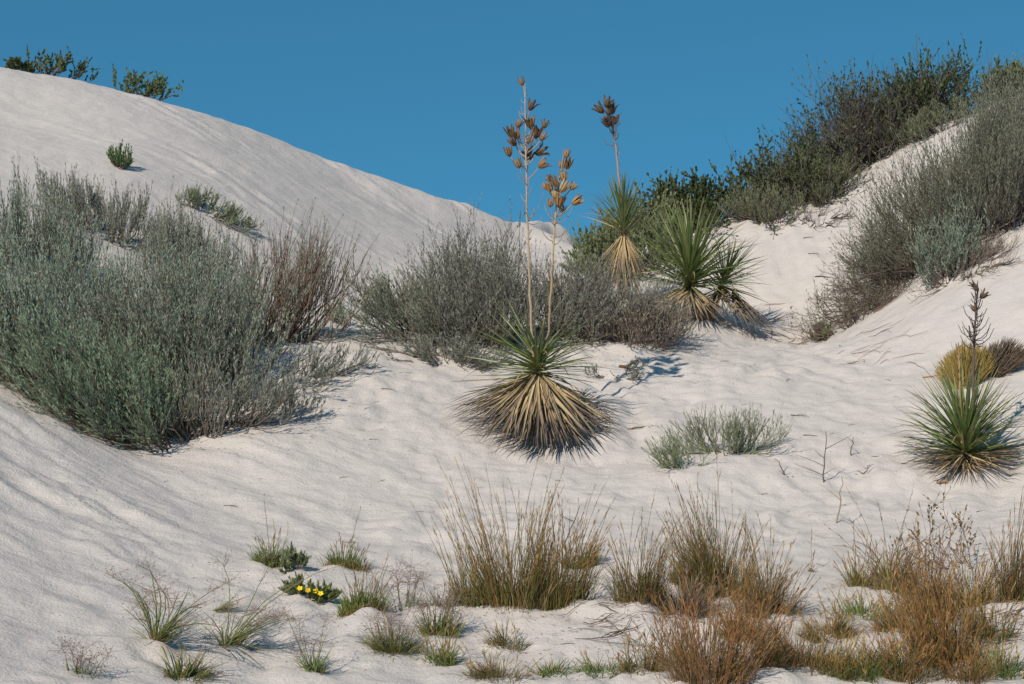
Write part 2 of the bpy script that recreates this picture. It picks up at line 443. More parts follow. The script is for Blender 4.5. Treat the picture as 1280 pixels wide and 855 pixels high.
def shrub(name, label, cat, px, Y, rx, ry, h, n=120, lean=(0, 0), seed=1, group=None, rise=.35,
          leaf=(.031, .0056), leaf_cols=((.25, .31, .23), (.33, .37, .29)), per=9, twigs=7, tlen=.36, tup=.5, tspread=.45,
          wood=((.11, .08, .06), (.22, .17, .13)), bare=0.0, wiggle=.02, rad=.006, low=.25, sink=.02, stemleaf=.35, xy=None, edge=.88, trad=.0012):
    r = rng(seed)
    if xy is None: cx, cy = (px - 640) / FPX * Y, Y
    else: cx, cy = xy
    cz = gz(cx, cy)
    nc = max(12, n // 6); ci = r.integers(0, nc, n)
    th = r.uniform(0, 2 * np.pi, nc)[ci] + r.normal(size=n) * .3; rr = np.clip(np.sqrt(r.uniform(0, 1, nc))[ci] + r.normal(size=n) * .14, 0, 1.08)
    wiggle = wiggle * min(1.0, h / .55)
    ck = r.uniform(.78, 1.12, nc)[ci]
    rs = rr * .5
    s = np.stack([cx + rx * rs * np.cos(th), cy + ry * rs * np.sin(th), np.zeros(n)], 1)
    s[:, 2] = ground(s[:, 0], s[:, 1]) - sink
    lob = 1 + .22 * np.sin(3 * th + r.uniform(0, 6)) + .12 * np.sin(5 * th + r.uniform(0, 6))
    k = r.uniform(.78, 1.06, n) * ck
    ex = cx + rx * rr * lob * np.cos(th) + lean[0] * h; ey = cy + ry * rr * lob * np.sin(th) + lean[1] * h
    dome = np.sqrt(np.clip(1 - (edge * rr) ** 2, .02, 1))
    e = np.stack([ex, ey, ground(ex, ey) + h * dome * k * (.85 + .3 * r.uniform(-1, 1, n) * .6) + .01], 1)
    c = s + (e - s) * np.array([.62, .62, 0]) ; c[:, 2] = s[:, 2] + (e[:, 2] - s[:, 2]) * rise
    c += r.normal(size=(n, 3)) * np.array([.05, .05, .03]) * h
    per = int(per * 1.45)
    K = 7
    P = bez(s, c, e, K)
    wob = np.cumsum(r.normal(size=(n, K, 3)), 1) * wiggle; wob[:, 0] = 0
    P = P + wob
    gP = ground(P[:, :, 0], P[:, :, 1])
    P[:, 1:, 2] = np.maximum(P[:, 1:, 2], gP[:, 1:] + .012)
    wb = MB(); lf = MB()
    wc = mixc(wood[0], wood[1], r.uniform(0, 1, n))[:, None, :] * np.ones((1, K, 1))
    R0 = rad * r.uniform(.6, 1.2, n)[:, None] * np.linspace(1, .25, K)[None]
    wb.tubes(P, R0, wc)
    # side shoots
    m = n * twigs
    i = np.repeat(np.arange(n), twigs)
    t = low + (1 - low) * r.uniform(0, 1, m) ** .8
    f = t * (K - 1); a = np.minimum(f.astype(int), K - 2); f = (f - a)[:, None]
    b0 = P[i, a] * (1 - f) + P[i, a + 1] * f
    tan = P[i, a + 1] - P[i, a]; tan /= np.linalg.norm(tan, axis=1, keepdims=True) + 1e-9
    d = tan * .6 + np.array([lean[0] * .4, lean[1] * .4, tup]) + rdir(r, m) * tspread
    d /= np.linalg.norm(d, axis=1, keepdims=True)
    L = tlen * h * r.uniform(.45, 1.1, m)
    mid = b0 + d * (L * .55)[:, None] + rdir(r, m) * (L * .10)[:, None]
    end = b0 + d * L[:, None] + np.array([0, 0, .18 * tup * 2])[None] * L[:, None] + rdir(r, m) * (L * .15)[:, None]
    Q = bez(b0, mid, end, 3)
    gQ = ground(Q[:, :, 0], Q[:, :, 1]); Q[:, :, 2] = np.maximum(Q[:, :, 2], gQ + .004)
    tc_ = mixc(wood[0], wood[1], r.uniform(0, 1, m))[:, None, :] * np.ones((1, 3, 1))
    wb.tubes(Q, np.array([trad, trad * .75, trad * .35])[None] * r.uniform(.8, 1.3, m)[:, None], tc_)
    # leaves
    isb = r.uniform(0, 1, n) < bare
    keep = ~isb[i]
    if per > 0 and keep.any():
        Qk = Q[keep]; mk = len(Qk); j = np.repeat(np.arange(mk), per)
        t = .12 + .88 * r.uniform(0, 1, mk * per); f = t * 2; a = np.minimum(f.astype(int), 1); f = (f - a)[:, None]
        p = Qk[j, a] * (1 - f) + Qk[j, a + 1] * f
        tg = Qk[j, a + 1] - Qk[j, a]; tg /= np.linalg.norm(tg, axis=1, keepdims=True) + 1e-9
        dd = tg * 1.0 + rdir(r, len(p)) * .4 + np.array([0, 0, .15])
        tint_ = (r.uniform(0, 1, nc)[ci] * .6 + r.uniform(0, 1, n) * .4)[i][keep][j] * .6 + r.uniform(0, 1, len(p)) * .4
        cc = mixc(leaf_cols[0], leaf_cols[1], tint_) * r.uniform(.85, 1.15, (len(p), 1))
        lf.leaves(p, dd, leaf[0] * r.uniform(.6, 1.3, len(p)), leaf[1] * r.uniform(.7, 1.3, len(p)), cc, r)
        q = int(stemleaf * n * per)
        if q:
            ii = r.integers(0, n, q); ii = ii[~isb[ii]]; q = len(ii)
            t = .6 + .4 * r.uniform(0, 1, q); f = t * (K - 1); a = np.minimum(f.astype(int), K - 2); f = (f - a)[:, None]
            p = P[ii, a] * (1 - f) + P[ii, a + 1] * f
            dd = rdir(r, q) * .8 + np.array([0, 0, .6])
            lf.leaves(p, dd, leaf[0] * r.uniform(.6, 1.3, q), leaf[1] * r.uniform(.7, 1.3, q), mixc(leaf_cols[0], leaf_cols[1], r.uniform(0, 1, q)), r)
    o = thing(name, label, cat, (cx, cy, cz), group)
    org = (cx, cy, cz)
    wb.build('branches', M_WOOD, o, 'stuff', org)
    lf.build('foliage', M_LEAF, o, 'stuff', org)
    return o

SAGE = ((.235, .315, .225), (.38, .45, .345))
SAGE_G = ((.215, .235, .18), (.335, .355, .285))
GREENL = ((.06, .085, .03), (.12, .145, .055))
REDW = ((.14, .09, .07), (.24, .175, .14))
GREYW = ((.12, .10, .08), (.25, .215, .175))
GRP_L = 'sagebrush on the left dune foot'

# left sagebrush thicket
shrub('sagebrush', 'largest grey-green sagebrush at the foot of the left dune', 'shrub', 240, 13.1, .86, .75, .90, 280, (-.05, 0), 11, twigs=10, per=12, leaf_cols=SAGE, low=.2, tup=.45)
shrub('sagebrush', 'grey-green sagebrush with shoots sweeping down over the sand slope below the thicket', 'shrub', 165, 12.1, .66, .40, .60, 190, (-.55, -.15), 12, twigs=10, per=12, leaf_cols=((.185, .275, .165), (.31, .395, .265)), tup=.2)
shrub('sagebrush', 'low grey-green sagebrush sprawling along the bare left sand flank', 'shrub', 50, 12.35, .62, .5, .72, 190, (-.35, 0), 13, twigs=10, per=12, leaf_cols=SAGE)
shrub('sagebrush', 'upright grey-green sagebrush high on the left dune beside the sand gaps', 'shrub', 18, 14.4, .62, .6, .66, 170, (0, 0), 14, twigs=9, per=12, leaf_cols=SAGE, tup=.9, tspread=.35)
shrub('sagebrush', 'thin upright sagebrush behind the sand gaps of the left thicket', 'shrub', 135, 16.6, .58, .30, .36, 80, (0, 0), 15, twigs=9, per=13, leaf_cols=SAGE_G, tup=1.0, tspread=.3, tlen=.5)
shrub('sagebrush', 'pale slender-shooted sagebrush rising behind the largest sagebrush', 'shrub', 232, 15.5, .52, .40, .52, 110, (0, 0), 16, twigs=8, per=10, leaf_cols=SAGE_G, tup=1.0, tspread=.3, tlen=.45)
shrub('sagebrush', 'half-bare sagebrush with reddish brown twigs right of the left thicket', 'shrub', 350, 14.2, .52, .45, .80, 120, (.25, 0), 17, twigs=7, per=6, leaf_cols=((.23, .26, .17), (.33, .36, .25)), wood=REDW, bare=.35, rad=.008, wiggle=.025, tup=.6, trad=.002)
shrub('sagebrush', 'grey sagebrush filling the left thicket between upper and lower shrubs', 'shrub', 100, 13.5, .62, .55, .72, 130, (-.1, 0), 18, twigs=8, per=10, leaf_cols=SAGE)
shrub('sagebrush', 'open-branched sagebrush with bare lower stems at the thicket foot', 'shrub', 268, 12.25, .42, .30, .46, 80, (.1, -.1), 19, twigs=7, per=6, leaf_cols=SAGE_G, wood=GREYW, rad=.008, wiggle=.02)
shrub('sagebrush', 'sparse sagebrush branches lying flat on the sand right of the thicket', 'shrub', 388, 13.3, .34, .35, .14, 26, (.6, 0), 20, twigs=7, per=8, leaf_cols=SAGE_G, wood=GREYW, rad=.006, tlen=.9, wiggle=.02)
shrub('sagebrush_seedling', 'small round sagebrush seedling on open sand below the left thicket', 'shrub', 357, 12.55, .15, .12, .20, 22, (.1, 0), 21, twigs=6, per=8, leaf_cols=SAGE_G, wood=GREYW, rad=.003, tlen=.5)
shrub('sagebrush_seedling', 'tiny green tufts behind the sand lip left of the middle thicket', 'shrub', 436, 16.6, .22, .15, .16, 26, (0, 0), 22, twigs=6, per=8, leaf_cols=SAGE, tup=.9, tlen=.6)

# on the left dune
shrub('green_tuft', 'small bright green shrub alone high on the left dune', 'shrub', 150, 18.6, .10, .08, .18, 26, (0, 0), 31, twigs=5, per=10, leaf_cols=((.10, .17, .06), (.18, .25, .11)), leaf=(.03, .010), tup=.9, xy=hit(150, 211))
shrub('tilted_shrub', 'grey-green shrub leaning out of the left dune face', 'shrub', 268, 18.6, .34, .16, .19, 46, (.6, 0), 32, twigs=8, per=10, leaf_cols=((.19, .24, .13), (.29, .33, .21)), tup=.5, tlen=.5, xy=hit(258, 266))
shrub('crest_shrub', 'dark leafy shrub on the far left end of the dune crest', 'shrub', 68, 23.0, .42, .3, .36, 20, (.4, 0), 33, twigs=6, per=6, leaf=(.046, .024), leaf_cols=GREENL, wood=REDW, tspread=.9, rad=.008, xy=(W(62, 90, 23.1)[0], 23.1))
shrub('crest_shrub', 'green leafy shrub partway down the left dune crest, leaning downslope', 'shrub', 170, 23.3, .56, .3, .38, 24, (.5, 0), 34, twigs=6, per=6, leaf=(.046, .024), leaf_cols=((.085, .12, .035), (.15, .19, .07)), wood=REDW, tspread=.9, rad=.008, xy=(W(160, 118, 23.6)[0], 23.6))
shrub('crest_shrub', 'thin dark sprigs trailing at the edge of the dune crest', 'shrub', 20, 22.9, .20, .2, .14, 10, (-.3, 0), 35, twigs=7, per=7, leaf=(.05, .03), leaf_cols=GREENL, wood=REDW, tspread=.9, xy=(W(22, 88, 22.9)[0], 22.9))

# middle thicket behind the tall-stalked yucca
shrub('sagebrush', 'grey twiggy sagebrush behind the two-stalked yucca', 'shrub', 604, 14.6, .66, .5, .78, 230, (-.05, 0), 41, twigs=10, per=9, leaf_cols=SAGE_G, wood=GREYW, tlen=.34, tspread=.6)
shrub('sagebrush', 'grey sagebrush leaning left over the sand lip beside the middle thicket', 'shrub', 548, 14.5, .50, .45, .46, 130, (-.5, 0), 42, twigs=9, per=8, leaf_cols=((.19, .23, .155), (.29, .33, .235)), wood=GREYW, tup=.35)
shrub('sagebrush', 'dense grey sagebrush between the two-stalked yucca and the golden-skirted one', 'shrub', 735, 14.9, .62, .45, .54, 190, (.1, 0), 43, twigs=9, per=7, leaf_cols=SAGE_G, wood=((.12, .09, .075), (.24, .19, .16)), tspread=.65)
shrub('sagebrush', 'low brownish-grey shrub spreading at the foot of the twin-headed yucca', 'shrub', 800, 14.75, .44, .4, .33, 130, (.2, 0), 44, twigs=9, per=5, leaf_cols=((.22, .20, .15), (.31, .28, .215)), wood=((.15, .105, .085), (.28, .215, .175)), bare=.25, tspread=.7)
shrub('sagebrush', 'low silvery branches spread flat on the sand left of the two-stalked yucca', 'shrub', 552, 13.95, .50, .22, .13, 70, (-.5, -.2), 45, twigs=7, per=6, leaf_cols=SAGE_G, wood=GREYW, tlen=.8, tup=.2)
shrub('sagebrush', 'low dry branches on the sand right of the two-stalked yucca', 'shrub', 778, 13.9, .28, .12, .06, 12, (.3, -.2), 46, twigs=6, per=5, leaf_cols=SAGE_G, wood=GREYW, tlen=.8, tup=.2)
shrub('leafy_shrub', 'dull green shrub behind the golden-skirted yucca', 'shrub', 790, 18.0, .52, .4, .62, 90, (0, 0), 47, twigs=9, per=9, leaf=(.04, .018), leaf_cols=((.14, .18, .075), (.24, .28, .15)), wood=GREYW)
shrub('leafy_shrub', 'small dark leafy shrub left of the golden-skirted yucca', 'shrub', 746, 18.2, .2, .2, .44, 36, (-.1, 0), 48, twigs=8, per=9, leaf=(.045, .022), leaf_cols=((.11, .15, .06), (.19, .23, .10)), wood=GREYW, tspread=.8)

# right dune skyline
DARKL = ((.045, .07, .022), (.10, .13, .045)); DARKW = ((.085, .07, .062), (.19, .165, .15))
shrub('leafy_shrub', 'dark green leafy shrub with arching branches at the left end of the right crest', 'shrub', 888, 18.9, .56, .4, .50, 110, (-.3, 0), 51, twigs=9, per=8, leaf=(.042, .024), leaf_cols=DARKL, wood=DARKW, tspread=.9, wiggle=.035)
shrub('leafy_shrub', 'tangle of dark leaves and bare grey twigs midway up the right crest', 'shrub', 985, 19.0, .56, .4, .56, 170, (-.1, 0), 52, twigs=9, per=5, leaf=(.040, .022), leaf_cols=((.06, .085, .03), (.12, .145, .06)), wood=DARKW, bare=.35, tspread=.9, wiggle=.045, rad=.008, trad=.002)
shrub('sagebrush', 'olive sagebrush in front of the dark tangle midway up the right crest', 'shrub', 965, 18.5, .46, .3, .30, 100, (-.2, 0), 53, twigs=9, per=8, leaf_cols=((.15, .165, .09), (.24, .255, .15)), wood=DARKW)
shrub('leafy_shrub', 'grey wiry bush thrusting bare twigs left from the top of the right dune', 'shrub', 1075, 19.7, .62, .45, .98, 220, (-.1, 0), 54, twigs=9, per=4, leaf=(.040, .022), leaf_cols=((.065, .085, .035), (.13, .15, .07)), wood=DARKW, bare=.4, tspread=1.0, wiggle=.06, rad=.009, trad=.0024)
shrub('leafy_shrub', 'large dark green bush crowning the right dune', 'shrub', 1148, 20.1, .80, .5, .76, 250, (-.05, 0), 55, twigs=9, per=7, leaf=(.042, .024), leaf_cols=DARKL, wood=DARKW, bare=.4, tspread=.95, wiggle=.055, rad=.009, trad=.0024)
shrub('sagebrush', 'low olive shrub spilling over the pale slope of the right dune', 'shrub', 1035, 18.85, .32, .25, .30, 80, (.1, -.1), 57, twigs=8, per=8, leaf_cols=((.14, .155, .08), (.22, .235, .13)), wood=DARKW, wiggle=.035)
shrub('sagebrush', 'greyish sage shrub below the large dark bush on the right dune', 'shrub', 1178, 19.3, .40, .25, .28, 80, (-.2, 0), 56, twigs=8, per=8, leaf_cols=((.16, .18, .10), (.25, .27, .165)), wood=DARKW)
shrub('dead_branches', 'bare dark branches hanging down the slope under the right crest', 'dead branches', 1022, 18.3, .22, .22, .13, 22, (.3, -.4), 58, twigs=5, per=1, leaf_cols=SAGE_G, wood=DARKW, wiggle=.05, rad=.007, tlen=1.0)

# big bush on the near right slope
shrub('sagebrush', 'large grey sagebrush on the right slope with dense inner twigs', 'shrub', 1192, 15.9, .72, .5, .92, 290, (-.25, 0), 61, twigs=9, per=8, leaf_cols=((.15, .175, .11), (.25, .275, .19)), wood=((.085, .07, .058), (.19, .155, .13)), wiggle=.03, tspread=.6)
shrub('sagebrush', 'grey sagebrush reaching above the right slope beside the crowning bush', 'shrub', 1266, 15.95, .55, .5, .98, 210, (-.05, 0), 62, twigs=10, per=9, leaf_cols=((.17, .195, .125), (.27, .295, .205)), wood=DARKW, tup=.7)
shrub('sagebrush', 'brown twiggy lower skirt of the right slope thicket', 'shrub', 1110, 16.0, .58, .42, .48, 190, (-.3, -.05), 63, twigs=9, per=4, leaf_cols=((.16, .165, .10), (.24, .245, .165)), wood=((.09, .068, .055), (.20, .155, .125)), bare=.35, wiggle=.035, tspread=.8)
shrub('dead_branches', 'dry grey branches trailing down into the hollow from the right thicket', 'dead branches', 1062, 15.75, .42, .22, .16, 70, (-.5, -.3), 64, twigs=7, per=1, leaf_cols=SAGE_G, wood=((.12, .085, .065), (.24, .18, .14)), wiggle=.03, tlen=1.0)
shrub('sagebrush', 'pale mint-grey sagebrush spray within the right slope thicket', 'shrub', 1185, 15.3, .26, .2, .50, 50, (-.1, 0), 65, twigs=9, per=12, leaf_cols=((.20, .27, .195), (.30, .37, .28)))
shrub('dead_branches', 'dry brown branches lying along the lower edge of the right thicket', 'dead branches', 1195, 15.25, .5, .3, .14, 80, (-.2, -.2), 66, twigs=6, per=1, leaf_cols=SAGE_G, wood=((.15, .105, .085), (.28, .21, .165)), wiggle=.03, tlen=1.0, xy=hit(1210, 338))
shrub('green_tuft', 'small green sprig at the bottom end of the trailing branches', 'shrub', 1030, 15.4, .12, .1, .10, 30, (0, 0), 67, twigs=5, per=9, leaf_cols=((.17, .20, .10), (.26, .28, .16)), xy=hit(1028, 424))

shrub('sagebrush', 'tall grey-green sagebrush on the upper right slope below the crowning bush', 'shrub', 1262, 17.4, .55, .45, .80, 140, (0, 0), 68, twigs=9, per=9, leaf_cols=((.16, .185, .115), (.26, .285, .195)), wood=DARKW)
shrub('leafy_shrub', 'dark green leafy bush at the right shoulder of the dune top', 'shrub', 1275, 20.2, .40, .4, .34, 70, (0, 0), 69, twigs=9, per=8, leaf=(.042, .024), leaf_cols=((.06, .09, .03), (.13, .16, .06)), wood=GREYW, bare=.2, tspread=.9)
# low wiry green shrub on the middle right sand
shrub('joint_fir', 'low wispy green shrub on the open sand between the yuccas', 'shrub', 915, 12.1, .44, .16, .20, 56, (.0, 0), 71, twigs=7, per=3, leaf=(.035, .004), leaf_cols=((.18, .21, .13), (.28, .30, .20)), wood=((.16, .18, .10), (.26, .27, .17)), tup=.55, tlen=.75, tspread=.7, trad=.0016, xy=hit(915, 574))
shrub('joint_fir', 'straggling front end of the low wispy green shrub', 'shrub', 855, 11.8, .20, .12, .15, 24, (-.25, -.1), 72, twigs=7, per=3, leaf=(.035, .004), leaf_cols=((.19, .23, .13), (.29, .32, .21)), wood=((.16, .19, .10), (.27, .29, .17)), tup=.45, tlen=.9, tspread=.75, trad=.0016, xy=hit(850, 592))

# golden dome with a dead half behind the right yucca
gx, gy = hit(1215, 478)
def dome(name, label, cat, x, y, rx, h, n, cols, seed, lean=0.0, group=None):
    r = rng(seed); m = MB()
    th = r.uniform(0, 2 * np.pi, n); rr = np.sqrt(r.uniform(0, 1, n))
    s = np.stack([x + rx * .45 * rr * np.cos(th), y + rx * .45 * rr * np.sin(th), np.zeros(n)], 1); s[:, 2] = ground(s[:, 0], s[:, 1]) - .01
    e = np.stack([x + rx * rr * np.cos(th) + lean, y + rx * .8 * rr * np.sin(th), np.zeros(n)], 1)
    e[:, 2] = ground(e[:, 0], e[:, 1]) + h * np.sqrt(np.clip(1 - (.95 * rr) ** 2, .02, 1)) * r.uniform(.8, 1.1, n)
    c = s * .4 + e * .6; c[:, 2] = s[:, 2] + (e[:, 2] - s[:, 2]) * .75
    P = bez(s, c, e, 5) + np.cumsum(r.normal(size=(n, 5, 3)), 1) * .003
    P[:, :, 2] = np.maximum(P[:, :, 2], ground(P[:, :, 0], P[:, :, 1]) + .003)
    col = mixc(cols[0], cols[1], r.uniform(0, 1, (n, 1)) * np.ones((1, 5)))
    m.tubes(P, np.array([.003, .0028, .0025, .002, .001])[None], col)
    o = thing(name, label, cat, (x, y, gz(x, y)), group)
    m.build('stems', M_WOOD, o, 'stuff', (x, y, gz(x, y)))
    return o
dome('golden_shrub', 'rounded golden-green broom-like shrub behind the right yucca', 'shrub', gx - .05, gy, .22, .27, 900, ((.33, .26, .07), (.50, .39, .13)), 73)
dome('dead_shrub', 'grey-brown dead mound of twigs beside the golden shrub', 'shrub', gx + .16, gy + .08, .22, .20, 700, ((.12, .09, .065), (.26, .20, .14)), 74, .08)

# ------------------------------------------------------------------ yuccas
def leaf_mesh(name, mat, droop, twist, cols, seed, seg=5, width=.034, vf=.25):
    """a stiff channelled blade of length 1 along +X, bending down by droop"""
    r = rng(seed); m = MB()
    t = np.linspace(0, 1, seg + 1)
    ang = droop * t ** 1.3
    dx = np.cos(ang); dz = -np.sin(ang)
    x = np.concatenate([[0], np.cumsum((dx[1:] + dx[:-1]) / 2 / seg)]); z = np.concatenate([[0], np.cumsum((dz[1:] + dz[:-1]) / 2 / seg)])
    y = .03 * twist * t ** 2
    w = width * np.interp(t, [0, .12, .4, .8, 1], [1.5, 1.0, .95, .55, .06])
    c = np.stack([x, y, z], 1)
    nx, nz_ = np.sin(ang), np.cos(ang)
    up = np.stack([nx, np.zeros_like(nx), nz_], 1)
    Lf = c + np.stack([0 * w, w * .5, 0 * w], 1) + up * (w * vf)[:, None]
    Rt = c - np.stack([0 * w, w * .5, 0 * w], 1) + up * (w * vf)[:, None]
    V = np.stack([Lf, c, Rt], 1)
    col = np.stack([np.interp(t, cols[0], [q[k] for q in cols[1]]) for k in range(3)], 1)
    idx = np.arange((seg + 1) * 3).reshape(-1, 3)
    F = np.concatenate([np.stack([idx[:-1, 0], idx[:-1, 1], idx[1:, 1], idx[1:, 0]], -1), np.stack([idx[:-1, 1], idx[:-1, 2], idx[1:, 2], idx[1:, 1]], -1)])
    m.add(V, F4=F, C=np.repeat(col, 3, axis=0))
    return m.mesh(name, mat, False)

G1, G2, G3 = (.12, .175, .05), (.17, .225, .07), (.25, .28, .11)
T1, T2, T3 = (.53, .41, .225), (.42, .325, .19), (.17, .14, .115)
GREEN = [leaf_mesh('leaf', M_YUCCA, d, tw, ([0, .15, .8, 1], [(.30, .28, .10), c1, c2, (.25, .2, .1)]), i, 4) for i, (d, tw, c1, c2) in enumerate(
    [(.05, 0, G1, G2), (.15, .5, G2, G1), (.25, -.5, G1, G2), (.4, .6, G2, G3), (0, -.4, G1, G1), (.55, 0, G2, G2), (-.08, .8, G1, G3), (1.1, 1.5, G2, (.36, .29, .15))])]
DEAD = [leaf_mesh('dead_leaf', M_DEAD, d, tw, ([0, .35, .62, 1], [c1, c2, c3, c4]), i, 5, .023) for i, (d, tw, c1, c2, c3, c4) in enumerate(
    [(.03, 1, T1, T1, T2, T3), (.12, -1, T1, T2, T3, T3), (.22, 1.5, T1, T1, T2, T3), (-.05, -1.5, T2, T1, T3, T3), (.16, .5, (.45, .35, .2), T2, (.22, .17, .12), T3), (.08, 2, T1, (.55, .43, .24), T2, (.25, .19, .13)), (.7, -2.5, T2, T1, T2, T3)])]
GREYD = [leaf_mesh('dead_leaf', M_DEAD, d, tw, ([0, .5, 1], [(.27, .225, .16), (.20, .17, .14), (.12, .11, .10)]), i, 4, .023) for i, (d, tw) in enumerate([(.1, 1), (.25, -1), (.35, .6)])]

def place_leaf(me, name, parent, org, az, el, L, wscale=1.0, roll=0.0):
    """leaf starts at org (relative to the thing), az round the axis, el above the horizontal"""
    o = bpy.data.objects.new(name, me); COL.objects.link(o); o.parent = parent
    o.matrix_basis = Matrix.Translation(org) @ Matrix.Rotation(az, 4, 'Z') @ Matrix.Rotation(-el, 4, 'Y') @ Matrix.Rotation(roll, 4, 'X') @ Matrix.Diagonal((L, L * wscale, L, 1))
    return o

def capsule_mesh(name, seed, cols, open_=.5):
    """a dry pod split into six pointed lobes"""
    r = rng(seed); m = MB()
    H = 1.0
    for k in range(6):
        a0 = 2 * np.pi * (k + .06) / 6; a1 = 2 * np.pi * (k + .94) / 6; am = (a0 + a1) / 2
        hs = [0, .22, .55, .85, 1.0]; rs = [.06, .27, .36, .36 + .16 * open_, .34 + .42 * open_]; ws = [1, 1, .92, .6, .1]
        ring = []
        jit = r.uniform(.9, 1.1)
        for h_, q, w_ in zip(hs, rs, ws):
            for aa, qq in ((am + (a0 - am) * w_, q), (am, q * 1.13), (am + (a1 - am) * w_, q)):
                ring.append((qq * math.cos(aa), qq * math.sin(aa), h_ * H * (jit if h_ > .8 else 1)))
        idx = np.arange(15).reshape(5, 3)
        F = np.concatenate([np.stack([idx[:-1, 0], idx[:-1, 1], idx[1:, 1], idx[1:, 0]], -1), np.stack([idx[:-1, 1], idx[:-1, 2], idx[1:, 2], idx[1:, 1]], -1)])
        cc = mixc(cols[0], cols[1], np.repeat([.2, .5, .8, .6, .2], 3)) * r.uniform(.75, 1.2)
        m.add(np.array(ring), F4=F, C=cc)
    # dark seed core
    kk = 6
    zs = [0.05, .4, .7]; rs = [.05, .22, .12]
    V = [(q * math.cos(2 * np.pi * j / kk), q * math.sin(2 * np.pi * j / kk), z_) for z_, q in zip(zs, rs) for j in range(kk)]
    F = [[i * kk + j, i * kk + (j + 1) % kk, (i + 1) * kk + (j + 1) % kk, (i + 1) * kk + j] for i in range(2) for j in range(kk)]
    m.add(np.array(V), F4=F, C=(.05, .035, .025))
    return m.mesh(name, M_POD, False)
PODS = [capsule_mesh('seed_capsule', 1, ((.12, .07, .035), (.28, .16, .075)), .55), capsule_mesh('seed_capsule', 2, ((.075, .048, .03), (.21, .125, .065)), .85), capsule_mesh('seed_capsule', 3, ((.14, .085, .045), (.30, .185, .095)), .3)]
PODS_T = [capsule_mesh('seed_capsule', 4, ((.26, .145, .06), (.46, .285, .13)), .25), capsule_mesh('seed_capsule', 5, ((.22, .12, .05), (.40, .235, .105)), .45)]
PODS_D = [capsule_mesh('seed_capsule', 6, ((.07, .05, .04), (.15, .10, .07)), .5), capsule_mesh('seed_capsule', 7, ((.10, .07, .05), (.2, .13, .09)), .7)]

def stalk(parent, org, pts, rad0, cols, pods, caps, seed, name='flower_stalk', ped=.05, psize=.075, spur=0):
    """pts: world polyline; caps: list of (fraction, side offset m, up offset m) for pods; org: world origin of the thing"""
    r = rng(seed)
    pts = np.array(pts, float)
    tt = np.linspace(0, 1, len(pts)); K = 26; t = np.linspace(0, 1, K)
    P = np.stack([np.interp(t, tt, pts[:, k]) for k in range(3)], 1)
    P = P.copy()
    for _ in range(3): P[1:-1] = (P[:-2] + 2 * P[1:-1] + P[2:]) / 4
    P[1:-1] += r.normal(size=(K - 2, 3)) * .0025
    m = MB()
    rad = rad0 * np.interp(t, [0, .5, .8, 1], [1, .75, .5, .25]) * r.uniform(.9, 1.1, K)
    col = np.stack([np.interp(t, [0, .55, .75, 1], [q[k] for q in cols]) for k in range(3)], 1)
    m.tubes(P[None] - org, rad[None], col[None], 6)
    # bracts
    nb = 46
    tb = r.uniform(.05, .97, nb); pb = np.stack([np.interp(tb, t, P[:, k]) for k in range(3)], 1)
    d = rdir(r, nb) * np.array([1, 1, .2]) + np.array([0, 0, .9])
    m.leaves(pb - org, d, r.uniform(.02, .05, nb), .008, np.array(cols[1]) * .8, r)
    st = m.build(name, M_WOOD, parent)
    # small bare pedicels
    if spur:
        mm = MB()
        ts = r.uniform(.5, .95, spur); ps = np.stack([np.interp(ts, t, P[:, k]) for k in range(3)], 1)
        d = rdir(r, spur) * np.array([1, 1, .3]); d /= np.linalg.norm(d, axis=1, keepdims=True)
        L = r.uniform(.05, .16, spur) * (1.25 - ts)[:, ] * 1.6
        Q = bez(ps, ps + d * (L * .6)[:, None], ps + d * (L * .8)[:, None] + np.array([0, 0, 1.]) * (L * .7)[:, None], 4)
        mm.tubes(Q - org, np.array([.0035, .003, .0028, .002])[None], np.array(cols[2]) * .8)
        mm.build('pedicels', M_WOOD, st, 'stuff')
    for i, (f, sx, sz) in enumerate(caps):
        p0 = np.array([np.interp(f, t, P[:, k]) for k in range(3)])
        sy = r.uniform(-.05, .05)
        p1 = p0 + np.array([sx, sy, sz])
        q = MB()
        Q = bez(p0[None] - np.array([0, 0, .02]), (p0 * .4 + p1 * .6 - np.array([0, 0, .025]))[None], p1[None], 5)
        q.tubes(Q - org, np.array([.004, .0038, .0036, .0034, .0034])[None], np.array(cols[2]) * .85, 4)
        pe = q.build('pedicel', M_WOOD, st)
        c = bpy.data.objects.new('seed_capsule', pods[i % len(pods)]); COL.objects.link(c); c.parent = st
        dv = Vector((sx * 6 + r.normal() * .45, sy * 6 + r.normal() * .45, .8)).normalized()
        s_ = psize * r.uniform(.68, 1.15)
        c.matrix_basis = Matrix.Translation(Vector(p1 - org) - dv * .004) @ dv.to_track_quat('Z', 'Y').to_matrix().to_4x4() @ Matrix.Rotation(r.uniform(0, 6), 4, 'Z') @ Matrix.Diagonal((s_ * 1.0, s_ * 1.0, s_ * 1.05, 1))
    return st

def trunk(parent, p0, p1, rad, seed):
    r = rng(seed); m = MB(); K = 7; t = np.linspace(0, 1, K)[:, None]
    P = np.array(p0) * (1 - t) + np.array(p1) * t
    m.tubes(P[None], (rad * np.linspace(1.2, .6, K) * r.uniform(.85, 1.15, K))[None], np.array([.17, .125, .085]), 9)
    return m.build('trunk', M_DEAD, parent)

